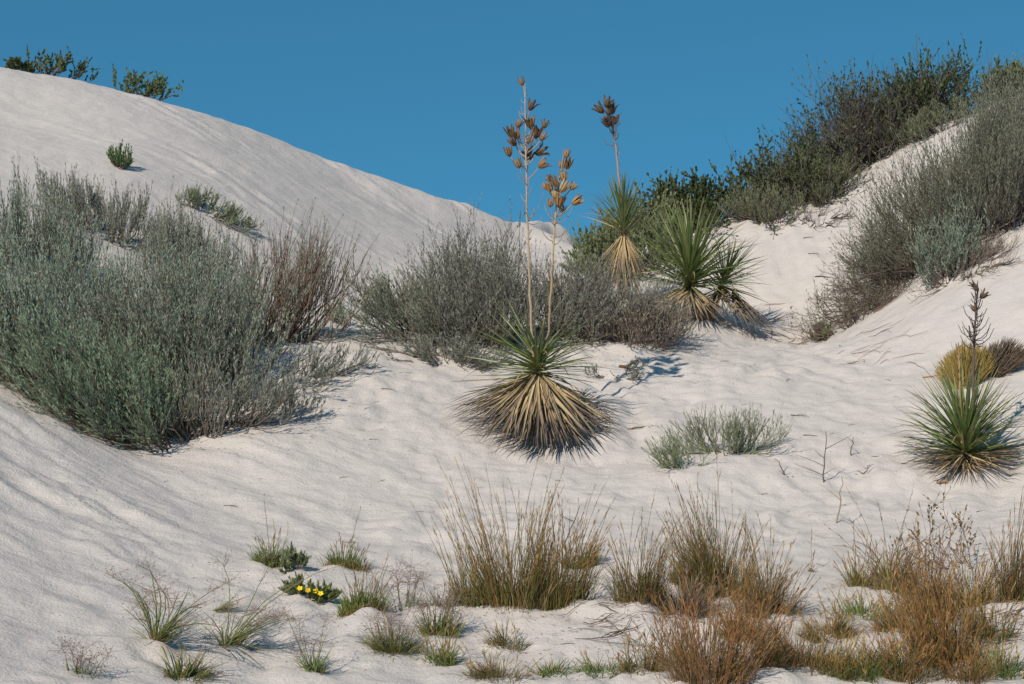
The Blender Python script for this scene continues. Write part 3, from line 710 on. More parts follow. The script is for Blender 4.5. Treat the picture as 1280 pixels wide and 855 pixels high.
def rosette(y, org, crown, axis, n, Lrng, el_rng, seed, el_bias=1.0, az_c=None, meshes=GREEN, name='leaf', wscale=1.0, rise=.12):
    """leaves round a short stem tip; crown in world coordinates"""
    r = rng(seed); crown = Vector(crown); axis = Vector(axis).normalized(); q = axis.to_track_quat('Z', 'Y').to_matrix().to_4x4()
    for k in range(n):
        u = (k + .5) / n
        el = el_rng[0] + (el_rng[1] - el_rng[0]) * u ** el_bias + r.normal() * R(5)
        az = k * 2.39996 + r.normal() * .15
        L = r.uniform(*Lrng)
        o = bpy.data.objects.new(name, meshes[int(r.integers(len(meshes)))]); COL.objects.link(o); o.parent = y
        base = (crown - Vector(org)) + axis * (rise * u - .02)
        o.matrix_basis = Matrix.Translation(base) @ q @ Matrix.Rotation(az, 4, 'Z') @ Matrix.Rotation(-el, 4, 'Y') @ Matrix.Translation((.012, 0, 0)) @ Matrix.Rotation(r.normal() * .35, 4, 'X') @ Matrix.Diagonal((L, L * wscale, L, 1))

def joined(me, mats, name, parent):
    co = np.array([v.co for v in me.vertices]); at = np.array([c.color[:3] for c in me.color_attributes['Col'].data]); F = np.array([list(p.vertices) for p in me.polygons]); m = MB(); r = rng(len(mats))
    for M in mats:
        A = np.array(M); m.add(co @ A[:3, :3].T + A[:3, 3], F4=F, C=at * r.uniform(.6, 1.25))
    return m.build(name, M_DEAD, parent, 'stuff', smooth=False)

def skirt(y, org, crown, n, Lrng, seed, az_rng=(0, 2 * np.pi), meshes=DEAD, reach=(.25, .95), drop=.12, wscale=1.0, hang=None, lift=.015, front=.14, thatch=False):
    """dead leaves hanging from the crown to the sand; each leaf's tip rests on or above the ground"""
    r = rng(seed); crown = np.array(crown); mats = {}
    for k in range(n):
        az = r.uniform(*az_rng); L = r.uniform(*Lrng)
        L *= .86 + front * max(0.0, -math.sin(az)) ** 2
        b = crown - np.array([0, 0, drop * r.uniform(0, 1) ** 1.6])
        mi = int(r.integers(len(meshes))); me = meshes[mi]
        co = np.array([v.co for v in me.vertices])[1::3]     # midrib of the unit blade
        best = None
        els = np.linspace(R(15), R(-85), 34) if hang is None else np.linspace(hang[0], hang[1], 12)
        want = r.uniform(*reach)
        cand = []
        for el in els:
            ce, se = math.cos(el), math.sin(el)
            X = (co[:, 0] * ce - co[:, 2] * se) * L; Z = (co[:, 0] * se + co[:, 2] * ce) * L
            wx = b[0] + X * math.cos(az); wy = b[1] + X * math.sin(az); wz = b[2] + Z
            cl = (wz[1:] - ground_smooth(wx[1:], wy[1:])).min()
            if cl < lift: break
            cand.append(el)
        while not cand and L > .12:
            L *= .85
            for el in els:
                ce, se = math.cos(el), math.sin(el)
                X = (co[:, 0] * ce - co[:, 2] * se) * L; Z = (co[:, 0] * se + co[:, 2] * ce) * L
                if (b[2] + Z[1:] - ground_smooth(b[0] + X[1:] * math.cos(az), b[1] + X[1:] * math.sin(az))).min() < lift: break
                cand.append(el)
        if not cand: continue
        el = cand[int(min(len(cand) - 1, round(want * (len(cand) - 1))))]
        if thatch:
            mats.setdefault(mi, []).append(Matrix.Translation(Vector(b - np.array(org))) @ Matrix.Rotation(az, 4, 'Z') @ Matrix.Rotation(-el, 4, 'Y') @ Matrix.Rotation(r.normal() * .6, 4, 'X') @ Matrix.Diagonal((L, L * r.uniform(.5, 1.0), L, 1)))
        else:
            place_leaf(me, 'dead_leaf', y, Vector(b - np.array(org)), az, el, L, wscale * r.uniform(.7, 1.2), r.normal() * .5)
    for mi, ms in mats.items(): joined(meshes[mi], ms, 'leaf_thatch', y)

GY = 'soaptree yuccas'
# --- yucca with two tall stalks
x0, y0 = (672 - 640) / FPX * 12.8, 12.8
org = np.array((x0, y0, gz(x0, y0)))
yu = thing('yucca', 'yucca with two tall seed stalks and a wide skirt of dead leaves', 'yucca', org, GY)
cr = np.array(W(672, 466, 12.8))
trunk(yu, (0, 0, -.05), cr - org, .05, 1)
rosette(yu, org, cr, (0, 0, 1), 130, (.34, .54), (R(-8), R(48)), 101, .85)
skirt(yu, org, cr + np.array([0, 0, .01]), 200, (.44, .75), 102, (R(186), R(354)), reach=(.74, 1.0), drop=.10, front=.36)
skirt(yu, org, cr, 40, (.42, .60), 103, (R(150), R(390)), reach=(.7, 1.0), drop=.16)
skirt(yu, org, cr - np.array([0, 0, .05]), 50, (.40, .60), 104, (R(-20), R(200)), meshes=GREYD, reach=(.35, .9), drop=.1)
skirt(yu, org, cr, 320, (.34, .80), 105, (R(180), R(360)), reach=(.80, 1.0), drop=.16, front=.30, thatch=True, meshes=DEAD + GREYD)
st_cols = [(.36, .29, .22), (.42, .31, .20), (.42, .37, .32), (.44, .40, .36)]
def tp(pts, Y): return [W(a, b, Y) for a, b in pts]
s1 = tp([(668, 462), (664, 400), (661, 320), (658, 240), (657, 170), (656, 104)], 12.8)
def pc(tops, spec, Y, pxtop, pxbot):   # picture offsets to (fraction, dx, dz)
    out = []
    for (a, b) in spec:
        bb = min(b + 14, pxbot - 2)
        f = (pxbot - bb) / (pxbot - pxtop)
        xs_ = np.interp(bb, [q[1] for q in tops][::-1], [q[0] for q in tops][::-1])
        out.append((f, (a - xs_) * Y / FPX, (bb - b) * Y / FPX * .9 + .0))
    return out
a1 = [(668, 462), (664, 400), (661, 320), (658, 240), (657, 170), (656, 104)]
stalk(yu, org, s1, .0105, st_cols, PODS, pc(a1, [(654, 106), (662, 140), (647, 163), (664, 164), (680, 164), (640, 176), (648, 178), (670, 178), (676, 181), (660, 185), (666, 172), (637, 200), (655, 199), (670, 197), (649, 215), (673, 214), (660, 204), (645, 186)], 12.8, 104, 462), 111, spur=34)
a2 = [(680, 462), (687, 400), (690, 340), (693, 280), (697, 240), (704, 195)]
stalk(yu, org, tp(a2, 12.78), .010, [(.22, .16, .11), (.44, .32, .19), (.43, .33, .21), (.42, .3, .18)], PODS_T, pc(a2, [(706, 201), (702, 213), (709, 213), (690, 232), (704, 233), (684, 246), (696, 243), (713, 247), (700, 252), (688, 251), (686, 276), (697, 276), (714, 271), (703, 282), (693, 262)], 12.78, 195, 462), 112, spur=14)  # dark foot: shade on the second stalk is put into its colour

# --- golden-skirted yucca behind
Yd = 16.4
x0 = (781 - 640) / FPX * Yd
org = np.array((x0, Yd, gz(x0, Yd)))
yu = thing('yucca', 'yucca on a tall trunk wrapped in a golden skirt with one dark stalk', 'yucca', org, GY)
cr = np.array(W(780, 292, Yd))
trunk(yu, (0, 0, -.05), cr - org, .05, 2)
rosette(yu, org, cr, (-.05, 0, 1), 130, (.34, .48), (R(28), R(85)), 201, .8)
rosette(yu, org, cr, (0, 0, 1), 20, (.35, .5), (R(10), R(40)), 205, .8, meshes=DEAD, name='dead_leaf')
skirt(yu, org, cr + np.array([0, 0, .02]), 190, (.40, .62), 202, reach=(.3, 1.0), drop=.16, meshes=DEAD, hang=(R(-34), R(-78)))
skirt(yu, org, cr - np.array([0, 0, .28]), 60, (.35, .5), 203, reach=(.8, 1.0), drop=.2, meshes=DEAD, hang=(R(-55), R(-84)))
a3 = [(776, 285), (775, 240), (771, 190), (768, 165), (759, 130)]
stalk(yu, org, tp(a3, Yd), .014, [(.40, .34, .28), (.36, .31, .27), (.25, .2, .17), (.18, .14, .11)], PODS_D, pc(a3, [(758, 134), (763, 136), (755, 141), (766, 143), (762, 146), (760, 157), (765, 163), (771, 159), (762, 166)], Yd, 130, 285), 211, spur=12, psize=.085)

# --- twin-headed yucca
Yd = 15.9
x0 = (880 - 640) / FPX * Yd
org = np.array((x0, Yd, gz(x0, Yd)))
yu = thing('yucca', 'twin-headed yucca on the mound above the hollow', 'yucca', org, GY)
cr = np.array(W(862, 356, Yd)); cr2 = np.array(W(902, 358, Yd + .15))
trunk(yu, (0, 0, -.05), cr - org, .045, 3); trunk(yu, (.02, .02, -.05), cr2 - org, .04, 4)
rosette(yu, org, cr, (0, -.05, 1), 200, (.46, .72), (R(2), R(80)), 301, .9)
rosette(yu, org, cr2, (.38, 0, 1), 90, (.30, .46), (R(0), R(76)), 302, 1.0)
skirt(yu, org, cr, 130, (.36, .58), 303, (R(165), R(380)), reach=(.7, 1.0), drop=.12)
skirt(yu, org, cr2, 80, (.35, .60), 304, (R(200), R(395)), reach=(.7, 1.0), drop=.12, meshes=DEAD + GREYD)
skirt(yu, org, cr2 + np.array([.08, -.05, -.03]), 50, (.35, .62), 305, (R(280), R(340)), reach=(.8, 1.0), drop=.1, meshes=GREYD + DEAD[1:2])

# --- yucca at the right
x0, Yd = hit(1206, 588)
org = np.array((x0, Yd, gz(x0, Yd)))
yu = thing('yucca', 'full round yucca near the golden shrub with one blackened stalk', 'yucca', org, GY)
cr = org + np.array([0, 0, .08])
trunk(yu, (0, 0, -.05), (0, 0, .08), .05, 5)
rosette(yu, org, cr, (0, 0, 1), 250, (.38, .55), (R(6), R(74)), 401, .85, wscale=.85)
skirt(yu, org, cr, 120, (.25, .5), 406, (R(170), R(370)), reach=(.2, .95), drop=.06, thatch=True)
skirt(yu, org, cr, 70, (.30, .5), 402, (R(180), R(360)), reach=(.2, .9), drop=.06)
skirt(yu, org, cr, 40, (.35, .5), 403, (R(-30), R(60)), reach=(.0, .8), drop=.05, meshes=DEAD[4:6])
skirt(yu, org, cr, 40, (.32, .5), 404, (R(150), R(240)), reach=(.1, .8), drop=.05, meshes=GREYD)
a4 = [(1211, 580), (1216, 500), (1217, 440), (1220, 400), (1222, 352)]
stalk(yu, org, tp(a4, Yd), .011, [(.16, .12, .10), (.11, .085, .08), (.09, .07, .07), (.09, .07, .07)], PODS_D, pc(a4, [(1222, 366), (1227, 377), (1219, 397), (1221, 360)], Yd, 352, 575), 411, spur=40, psize=.05, ped=.03)
a5 = [(1205, 580), (1202, 520), (1200, 470), (1198, 428)]
stalk(yu, org, tp(a5, Yd - .03), .012, [(.30, .22, .12), (.42, .29, .14), (.42, .29, .14), (.36, .24, .12)], PODS_T, [], 412, name='broken_stalk')

# ------------------------------------------------------------------ grasses
RUST = ((.36, .195, .08), (.30, .13, .048)); TAN = ((.42, .285, .105), (.33, .195, .062)); OLIVE = ((.125, .145, .035), (.23, .19, .055)); GRN = ((.11, .19, .035), (.19, .27, .065))
GRN2 = ((.125, .185, .05), (.21, .26, .085))

def grass(label, px, py, r0, h, n_tall, n_low, seed, low_cols=OLIVE, tall_cols=TAN, lowh=.45, splay=.18, name='bunchgrass', cat='grass', group=None, heads=True, lean=(0, 0), airy=0, base_col=None, xy=None, thin=1.0, droop=.12, straw=.10):
    if low_cols in (GRN, GRN2): straw = .03; thin = thin * 1.35
    r = rng(seed)
    cx, cy = hit(px, py) if xy is None else xy
    cz = gz(cx, cy); org = np.array((cx, cy, cz))
    o = thing(name, label, cat, org, group)
    nt = 7; tth = r.uniform(0, 6.28, nt); trr = np.sqrt(r.uniform(0, 1, nt)) * .8; tht = r.uniform(.62, 1.12, nt); tht[0] = 1.1; tln = r.normal(size=(nt, 2)) * .055
    def blades(n, hr, spl, cols, wd, K, dr):
        th = tth[(ti := r.integers(0, nt, n))] + r.normal(size=n) * .5; rr = np.clip(trr[ti] + r.normal(size=n) * .2, 0, 1.1)
        s = np.stack([cx + r0 * rr * np.cos(th), cy + r0 * .75 * rr * np.sin(th), np.zeros(n)], 1); s[:, 2] = ground(s[:, 0], s[:, 1]) - .006
        L = h * .98 * (hr[0] + (hr[1] - hr[0]) * r.uniform(0, 1, n) ** 1.5) * tht[ti]
        tilt = (np.abs(r.normal(size=n)) * .8 + rr) * spl * .75; L = L * (1.08 - .4 * rr)
        a2 = th + r.normal(size=n) * .7
        d = np.stack([np.sin(tilt) * np.cos(a2) + lean[0] + tln[ti, 0], np.sin(tilt) * np.sin(a2) + lean[1] + tln[ti, 1], np.cos(tilt)], 1); d /= np.linalg.norm(d, axis=1, keepdims=True)
        c = s + d * (L * .55)[:, None]
        e = s + d * L[:, None] + np.stack([np.cos(a2) * dr, np.sin(a2) * dr, -np.abs(r.normal(size=n)) * dr], 1) * L[:, None]
        P = bez(s, c, e, K)
        P += np.cumsum(r.normal(size=P.shape), 1) * .0036
        P[:, 1:, 2] = np.maximum(P[:, 1:, 2], ground(P[:, 1:, 0], P[:, 1:, 1]) + .003)
        col = mixc(cols[0], cols[1], r.uniform(0, 1, (n, 1)) * np.ones((1, K)))
        pick = r.uniform(0, 1, n)
        col[pick > 1 - straw] = np.array((.42, .31, .155)); col[pick < .10] = np.array(cols[1]) * .6 + np.array((.06, .10, .02)) * .6
        col[(pick > .12) & (pick < .20)] = np.array((.20, .15, .10))
        if straw > .05:
            col[(pick > .20) & (pick < .36)] = np.array((.30, .145, .05)); col[(pick > .36) & (pick < .50)] = np.array((.115, .14, .035))
        col = col * r.uniform(.75, 1.2, (n, 1, 1))
        return P, col, d
    n_low = int(n_low * 2.3); n_tall = int(n_tall * (.85 if not airy else 1.0)); thin = thin * .8
    m = MB()
    if n_low:
        P, col, d = blades(n_low, (.3 * lowh, 1.15 * lowh), splay * 2.1, low_cols, 0, 4, .2)
        if base_col is not None: col[:, 0] = base_col; col[:, 1] = col[:, 1] * .6 + np.array(base_col) * .4
        m.ribbons(P, np.array([.0045, .004, .003, .0008])[None] * thin, np.stack([-np.sin(q := r.uniform(0, 6.28, n_low)), np.cos(q), 0 * q], 1), col)
        m.build('blades', M_BLADE, o, 'stuff', org)
    if n_tall:
        m = MB(); P, col, d = blades(n_tall, (.42, 1.08), splay, tall_cols, 0, 6, droop)
        g = np.array(low_cols[1]); w = np.linspace(.8, 0, 6)[None, :, None]
        col = col * (1 - w) + g * w
        m.tubes(P, np.array([.0022, .0021, .0019, .0016, .0012, .0006])[None] * thin * .9, col)
        m.build('stalks', M_BLADE, o, 'stuff', org)
        if heads or airy:
            m = MB()
            if airy:
                i = np.repeat(np.arange(n_tall), airy); mm = len(i)
                t = r.uniform(.62, 1, mm); f = t * 5; a = np.minimum(f.astype(int), 4); f = (f - a)[:, None]
                b0 = P[i, a] * (1 - f) + P[i, a + 1] * f
                dd = rdir(r, mm) * np.array([1, 1, .6]) + np.array([0, 0, .3]); L = r.uniform(.03, .12, mm) * (1.25 - t)[:] * 2.2
                Q = bez(b0, b0 + dd * (L * .5)[:, None], b0 + dd * L[:, None] + rdir(r, mm) * .008, 3)
                cc = mixc((.30, .20, .16), (.42, .31, .25), r.uniform(0, 1, (mm, 1)) * np.ones((1, 3)))
                m.tubes(Q, np.array([.0007, .0006, .0005])[None], cc)
                m.leaves(Q[:, -1], rdir(r, mm), .008, .005, (.30, .18, .15), r)
                m.leaves(Q[:, 1], rdir(r, mm), .007, .004, (.33, .2, .16), r)
            else:
                per = 9
                i = np.repeat(np.arange(n_tall), per); mm = len(i)
                t = r.uniform(.66, 1, mm); f = t * 5; a = np.minimum(f.astype(int), 4); f = (f - a)[:, None]
                b0 = P[i, a] * (1 - f) + P[i, a + 1] * f
                tg = P[i, a + 1] - P[i, a]; tg /= np.linalg.norm(tg, axis=1, keepdims=True) + 1e-9
                hc = mixc(np.array(tall_cols[0]) * 1.15, tall_cols[1], r.uniform(0, 1, mm))
                m.leaves(b0, tg + rdir(r, mm) * .18, r.uniform(.015, .04, mm), .003, hc, r)
            m.build('seed_heads', M_BLADE, o, 'stuff', org)
    return o

GB = 'bunchgrasses in the foreground'
# big tan clumps
grass('tall tan bunchgrass whose tallest plumes rise below the two-stalked yucca', 640, 772, .19, .84, 190, 460, 501, OLIVE, TAN, .42, .10, group=GB)
grass('tan bunchgrass with outward-leaning stalks joined to the tallest tan clump', 698, 775, .15, .64, 150, 320, 502, OLIVE, ((.36, .24, .10), (.28, .16, .06)), .45, .16, group=GB, lean=(.06, 0))
grass('sparse green-based grass with thin pale stalks left of the tallest tan clump', 588, 770, .11, .55, 60, 190, 503, ((.13, .17, .05), (.2, .2, .07)), TAN, .35, .12, group=GB, lean=(-.03, 0))
grass('small tan grass tuft behind the tallest tan clump', 720, 706, .09, .28, 70, 160, 504, OLIVE, TAN, .6, .22, group=GB)
grass('narrow brown bunchgrass between the tan clump and the dark clump', 798, 778, .12, .56, 90, 300, 505, ((.16, .15, .06), (.24, .19, .08)), ((.33, .22, .10), (.25, .14, .055)), .5, .14, group=GB)
grass('dense dark brown bunchgrass with tall plumes below the low wispy shrub', 905, 756, .18, .74, 150, 560, 506, ((.14, .115, .045), (.24, .17, .07)), ((.31, .21, .10), (.23, .125, .05)), .6, .13, group=GB)
grass('reddish brown bunchgrass leaning right against the dark clump', 962, 782, .13, .52, 120, 260, 507, ((.20, .15, .07), (.28, .20, .09)), ((.35, .21, .09), (.27, .14, .058)), .55, .22, group=GB, lean=(.1, 0))
grass('greyish dry grass mat in front of the dark clump', 855, 780, .17, .30, 50, 330, 508, ((.21, .17, .13), (.30, .24, .18)), ((.36, .27, .2), (.3, .2, .14)), .8, .4, group=GB)
grass('loose rust-coloured grass at the near edge of the dark clump', 885, 858, .20, .50, 240, 220, 509, ((.26, .14, .065), (.35, .2, .1)), RUST, .6, .26, group=GB, xy=(hit(888, 853)[0] * .975, hit(888, 853)[1] - .14), straw=.2)
grass('brown grass arching low over the sand beside the rust-coloured clump', 1000, 840, .14, .36, 40, 330, 510, ((.20, .14, .07), (.27, .19, .09)), TAN, 1.0, .42, group=GB, heads=False, lean=(-.3, 0), droop=.4)
grass('short golden grass tuft on the gap between the brown clumps', 1040, 806, .12, .22, 30, 260, 511, ((.24, .18, .07), (.33, .25, .11)), TAN, .8, .3, group=GB)
grass('brown bunchgrass with long arching stalks left of the rust clump', 1112, 748, .13, .56, 110, 260, 512, ((.17, .15, .06), (.25, .19, .08)), ((.35, .22, .10), (.27, .15, .062)), .5, .24, group=GB, lean=(-.05, 0), droop=.3)
grass('tall rust-red bunchgrass near the dead leafy branch', 1183, 836, .18, .72, 190, 420, 513, ((.19, .15, .05), (.31, .16, .06)), RUST, .55, .14, group=GB)
grass('rust-brown grass behind the tall rust-red bunchgrass', 1160, 785, .15, .50, 120, 300, 514, ((.18, .15, .05), (.27, .18, .07)), ((.36, .23, .12), (.29, .15, .07)), .6, .16, group=GB)
grass('upright tan bunchgrass beyond the dead leafy branch, tall and narrow', 1264, 772, .13, .62, 120, 330, 515, ((.17, .14, .05), (.25, .18, .07)), TAN, .5, .11, group=GB)
grass('pale green-tan low grass in front of the golden tuft', 1085, 852, .14, .26, 60, 200, 516, GRN2, TAN, .7, .3, group=GB, xy=hit(1085, 850))
grass('thin sparse grass at the foot of the tall rust-red bunchgrass', 1250, 848, .14, .24, 40, 120, 517, GRN2, TAN, .7, .3, group=GB, xy=hit(1250, 846))
grass('thin upright grass sprigs beside the golden tuft', 1055, 770, .16, .20, 30, 90, 518, GRN2, TAN, .7, .3, group=GB, xy=hit(1075, 775))
# green tufts
GG = 'green grass tufts on the left sand'
grass('green tuft with tall fine stalks beside the small grey-green herb', 338, 712, .085, .30, 26, 230, 521, GRN, ((.30, .25, .14), (.36, .27, .18)), .45, .2, group=GG, base_col=(.2, .15, .06))
grass('green tuft with reddish base across the sand from the flowers', 430, 716, .115, .28, 34, 230, 522, GRN, ((.30, .25, .14), (.36, .27, .18)), .42, .14, group=GG, base_col=(.36, .16, .06))
grass('dense bright green tuft next to the yellow flowers', 450, 776, .115, .32, 40, 420, 523, GRN, ((.32, .26, .15), (.34, .24, .16)), .45, .12, group=GG, base_col=(.30, .17, .06))
grass('sprawling green grass in front of the dense bright green tuft', 492, 820, .12, .26, 30, 220, 524, GRN2, ((.32, .26, .15), (.34, .24, .16)), .7, .4, group=GG, base_col=(.3, .2, .1), airy=6)
grass('thin green grass between the dense green tuft and the tall tan clump', 545, 800, .09, .34, 30, 130, 525, GRN2, ((.32, .26, .17), (.34, .24, .18)), .5, .22, group=GG, airy=6)
grass('tiny blue-green sprigs beside the tan clumps', 548, 772, .08, .16, 8, 70, 526, ((.14, .19, .11), (.2, .25, .16)), TAN, .8, .3, group=GG)
grass('short green-gold tuft at the sand edge under the tall tan clump', 620, 850, .13, .20, 24, 200, 527, ((.19, .19, .08), (.28, .25, .11)), TAN, .7, .35, group=GG, xy=hit(625, 850))
grass('sparse short olive sprigs on the sand in front of the brown clump', 690, 842, .11, .12, 6, 90, 528, GRN2, TAN, .8, .4, group=GG)
grass('scattered low green sprigs on the sand in front of the narrow brown clump', 745, 848, .15, .14, 8, 110, 529, GRN2, TAN, .8, .4, group=GG, xy=hit(750, 848))
grass('small olive tuft close below the tall tan clump', 632, 812, .09, .15, 14, 110, 530, OLIVE, TAN, .8, .35, group=GG)
grass('short rusty tuft wedged between the dark clump and the rust-coloured grass', 935, 805, .12, .30, 60, 200, 543, ((.20, .14, .055), (.29, .17, .07)), RUST, .7, .3, group=GB)
grass('low golden-brown grass at the foot of the arching-stalk clump', 1128, 800, .12, .26, 40, 200, 544, ((.19, .15, .05), (.29, .19, .075)), TAN, .7, .28, group=GB)
grass('thin brown grass leaning over the sand beside the narrow brown clump', 842, 735, .08, .40, 34, 90, 545, ((.17, .14, .055), (.25, .18, .08)), TAN, .45, .3, group=GB, lean=(.15, 0))
grass('low dry grass fringe in front of the tall rust-red bunchgrass', 1215, 852, .14, .22, 40, 160, 546, ((.20, .14, .055), (.29, .17, .07)), RUST, .7, .35, group=GB, xy=hit(1215, 850))
grass('tan grass sprigs along the near edge beside the rust-coloured grass', 800, 850, .12, .24, 40, 110, 547, OLIVE, TAN, .6, .3, group=GB, xy=hit(805, 850))
for (px_, py_, r_, h_, nt_, nl_, sd_, lc_, tc2_, lb_) in [
        (840, 835, .13, .34, 70, 120, 561, OLIVE, RUST, 'loose straw-coloured grass joining the rust-coloured clump on its open side'),
        (950, 848, .15, .36, 80, 160, 562, ((.20, .14, .055), (.29, .17, .07)), RUST, 'wispy rust grass between the rust-coloured clump and the arching brown grass'),
        (1045, 846, .14, .30, 60, 150, 563, OLIVE, TAN, 'tan grass between the arching brown grass and the pale green-tan grass'),
        (1135, 850, .14, .38, 80, 160, 564, ((.19, .14, .05), (.30, .16, .06)), RUST, 'rust-brown grass against the near foot of the tall rust-red bunchgrass'),
        (1240, 812, .14, .34, 70, 150, 565, OLIVE, TAN, 'loose tan grass between the tall rust-red and the tall narrow bunchgrass'),
        (1215, 770, .12, .46, 70, 160, 566, ((.17, .14, .05), (.27, .17, .065)), TAN, 'brown stalks rising behind the tall rust-red bunchgrass and below the dead leafy branch'),
        (1075, 735, .09, .34, 40, 90, 567, OLIVE, TAN, 'sparse arching stalks on the open-sand side of the long-stalked brown clump'),
        (555, 830, .10, .22, 30, 110, 568, GRN2, TAN, 'short green tuft near the sand edge beside the sprawling green grass')]:
    grass(lb_, px_, py_, r_, h_, nt_, nl_, sd_, lc_, tc2_, .55, .22, group=GB)
# airy drooping grasses
GA_ = 'airy panicle grasses on the near slope'
grass('arching green grass with wispy pinkish panicles on the near left slope', 196, 812, .03, .66, 12, 46, 531, ((.13, .19, .05), (.22, .27, .09)), ((.17, .21, .07), (.24, .24, .10)), .62, .36, name='panicle_grass', group=GA_, airy=26, lean=(.45, -.05), droop=.45, base_col=(.36, .29, .14), thin=1.9, straw=.03)
grass('fine green grass fan with airy seed haze next to the arching grass', 282, 816, .04, .56, 14, 44, 532, ((.13, .19, .05), (.22, .27, .09)), ((.17, .21, .07), (.24, .24, .10)), .8, .5, name='panicle_grass', group=GA_, airy=18, lean=(.35, 0), droop=.3, base_col=(.36, .29, .14), thin=1.7, straw=.03)
grass('dense green grass at the foot of the arching panicle grass', 236, 852, .09, .24, 4, 110, 533, ((.12, .17, .04), (.21, .24, .08)), TAN, .8, .4, name='panicle_grass', group=GA_, airy=8, xy=hit(232, 846), lean=(.5, 0), droop=.3, thin=1.6)
grass('small green tuft lying to the right on the bare slope', 268, 764, .02, .26, 0, 40, 534, ((.18, .21, .10), (.28, .29, .16)), TAN, 1.0, .15, name='panicle_grass', group=GA_, heads=False, lean=(1.6, .3))
grass('thin upright panicle grass between the fan and the sprawling green grass', 392, 850, .06, .30, 8, 60, 535, GRN2, ((.24, .25, .12), (.32, .27, .17)), .5, .3, name='panicle_grass', group=GA_, airy=12, xy=hit(392, 846))
grass('faint dry panicles at the near corner of the bare slope', 90, 850, .08, .20, 9, 16, 536, GRN2, ((.36, .27, .2), (.38, .3, .24)), .4, .25, name='panicle_grass', group=GA_, airy=14, xy=hit(95, 846))
grass('single pale stalk standing alone on the sand between brown clumps', 1015, 714, .02, .42, 3, 22, 537, ((.24, .23, .12), (.32, .28, .17)), TAN, .12, .08, name='lone_grass', group=None)
grass('wispy grass haze beside the dense bright green tuft', 505, 765, .10, .28, 12, 20, 538, GRN2, ((.36, .27, .2), (.38, .3, .24)), .4, .2, name='panicle_grass', group=GA_, airy=16)

# dead leafy branch in the right foreground
hx, hy = hit(1205, 712)
shrub('dead_leafy_branch', 'dead branch with curled orange-brown leaves above the tall rust-red bunchgrass', 'branch', 0, 0, .24, .12, .34, 10, (-.35, 0), 541, twigs=4, per=3, leaf=(.026, .012), leaf_cols=((.20, .15, .06), (.36, .22, .09)), wood=REDW, tspread=.9, wiggle=.02, xy=(hx, hy), rad=.005)

# herbs and flowers
hx, hy = hit(388, 750)
fl = shrub('flowering_herb', 'low dark green herb with bright yellow flowers between green tufts', 'flower', 0, 0, .13, .08, .055, 60, (0, 0), 551, twigs=5, per=8, leaf=(.022, .0065), leaf_cols=((.12, .17, .05), (.22, .26, .10)), wood=((.12, .14, .05), (.2, .16, .08)), rad=.002, tlen=.5, xy=(hx, hy))
def flower_mesh():
    m = MB(); r = rng(3)
    for k in range(5):
        a = k * 2 * np.pi / 5; d = np.array([math.cos(a), math.sin(a), .35]); s = np.array([-math.sin(a), math.cos(a), 0])
        V = [d * 0, d * .6 - s * .42, d * 1.0 - s * .22, d * 1.0 + s * .22, d * .6 + s * .42]
        m.add(np.array(V), F3=[[0, 1, 2], [0, 2, 3], [0, 3, 4]], C=(.85, .62, .02))
    V = [(.18 * math.cos(k), .18 * math.sin(k), .1) for k in np.arange(6) * np.pi / 3] + [(0, 0, .3)]
    m.add(np.array(V), F3=[[k, (k + 1) % 6, 6] for k in range(6)], C=(.75, .45, .02))
    return m.mesh('flower', M_LEAF, False)
FLM = flower_mesh()
for (dx, dy, dz) in [(-.045, -.055, .045), (-.005, -.06, .05), (.03, -.05, .06), (.055, -.06, .055), (.08, -.02, .06)]:
    f = bpy.data.objects.new('flower', FLM); COL.objects.link(f); f.parent = fl
    f.matrix_basis = Matrix.Translation((dx, dy, gz(hx + dx, hy + dy) - gz(hx, hy) + dz)) @ Matrix.Rotation(R(45), 4, 'X') @ Matrix.Rotation(dx * 40, 4, 'Z') @ Matrix.Diagonal((.0145, .0145, .0145, 1))
hx, hy = hit(363, 724)
shrub('herb', 'small grey-green herb beside the yellow-flowered herb', 'herb', 0, 0, .06, .05, .08, 26, (.1, 0), 552, twigs=5, per=7, leaf=(.022, .008), leaf_cols=((.14, .18, .08), (.24, .27, .14)), wood=REDW, rad=.002, tlen=.5, xy=(hx, hy))

# ------------------------------------------------------------------ twigs and litter on the sand
def twig_mesh(seed, L=1.0, forks=2, curve=.25, rad=.022, up=.0, name='dry_twig', col=(.13, .095, .07)):
    r = rng(seed); m = MB(); K = 7; t = np.linspace(-.5, .5, K)
    P = np.stack([t * L, curve * (t ** 2 - .1) * r.choice([-1, 1]) + np.cumsum(r.normal(size=K)) * .025, rad * .8 + np.abs(np.cumsum(r.normal(size=K)) * .015) + up * (t + .5) ** 2], 1)
    c = np.array(col) * r.uniform(.8, 1.6)
    m.tubes(P[None], (rad * np.linspace(1, .45, K) * r.uniform(.8, 1.2, K))[None], c, 5)
    for k in range(forks):
        i = int(r.integers(1, K - 1)); a = r.uniform(.4, 1.1) * r.choice([-1, 1]); l = L * r.uniform(.15, .4)
        d = np.array([math.cos(a), math.sin(a), r.uniform(0, .4)])
        m.tubes(np.stack([P[i], P[i] + d * l * .5, P[i] + d * l + np.array([0, .02, .01])])[None], np.array([rad * .6, rad * .45, rad * .2])[None], c, 4)
    return m.mesh(name, M_WOOD)
TW = [twig_mesh(600 + i, 1.0, f, c, q) for i, (f, c, q) in enumerate([(0, .3, .03), (1, .5, .03), (2, .3, .026), (0, -.2, .024), (3, .6, .03), (1, .2, .035)])]
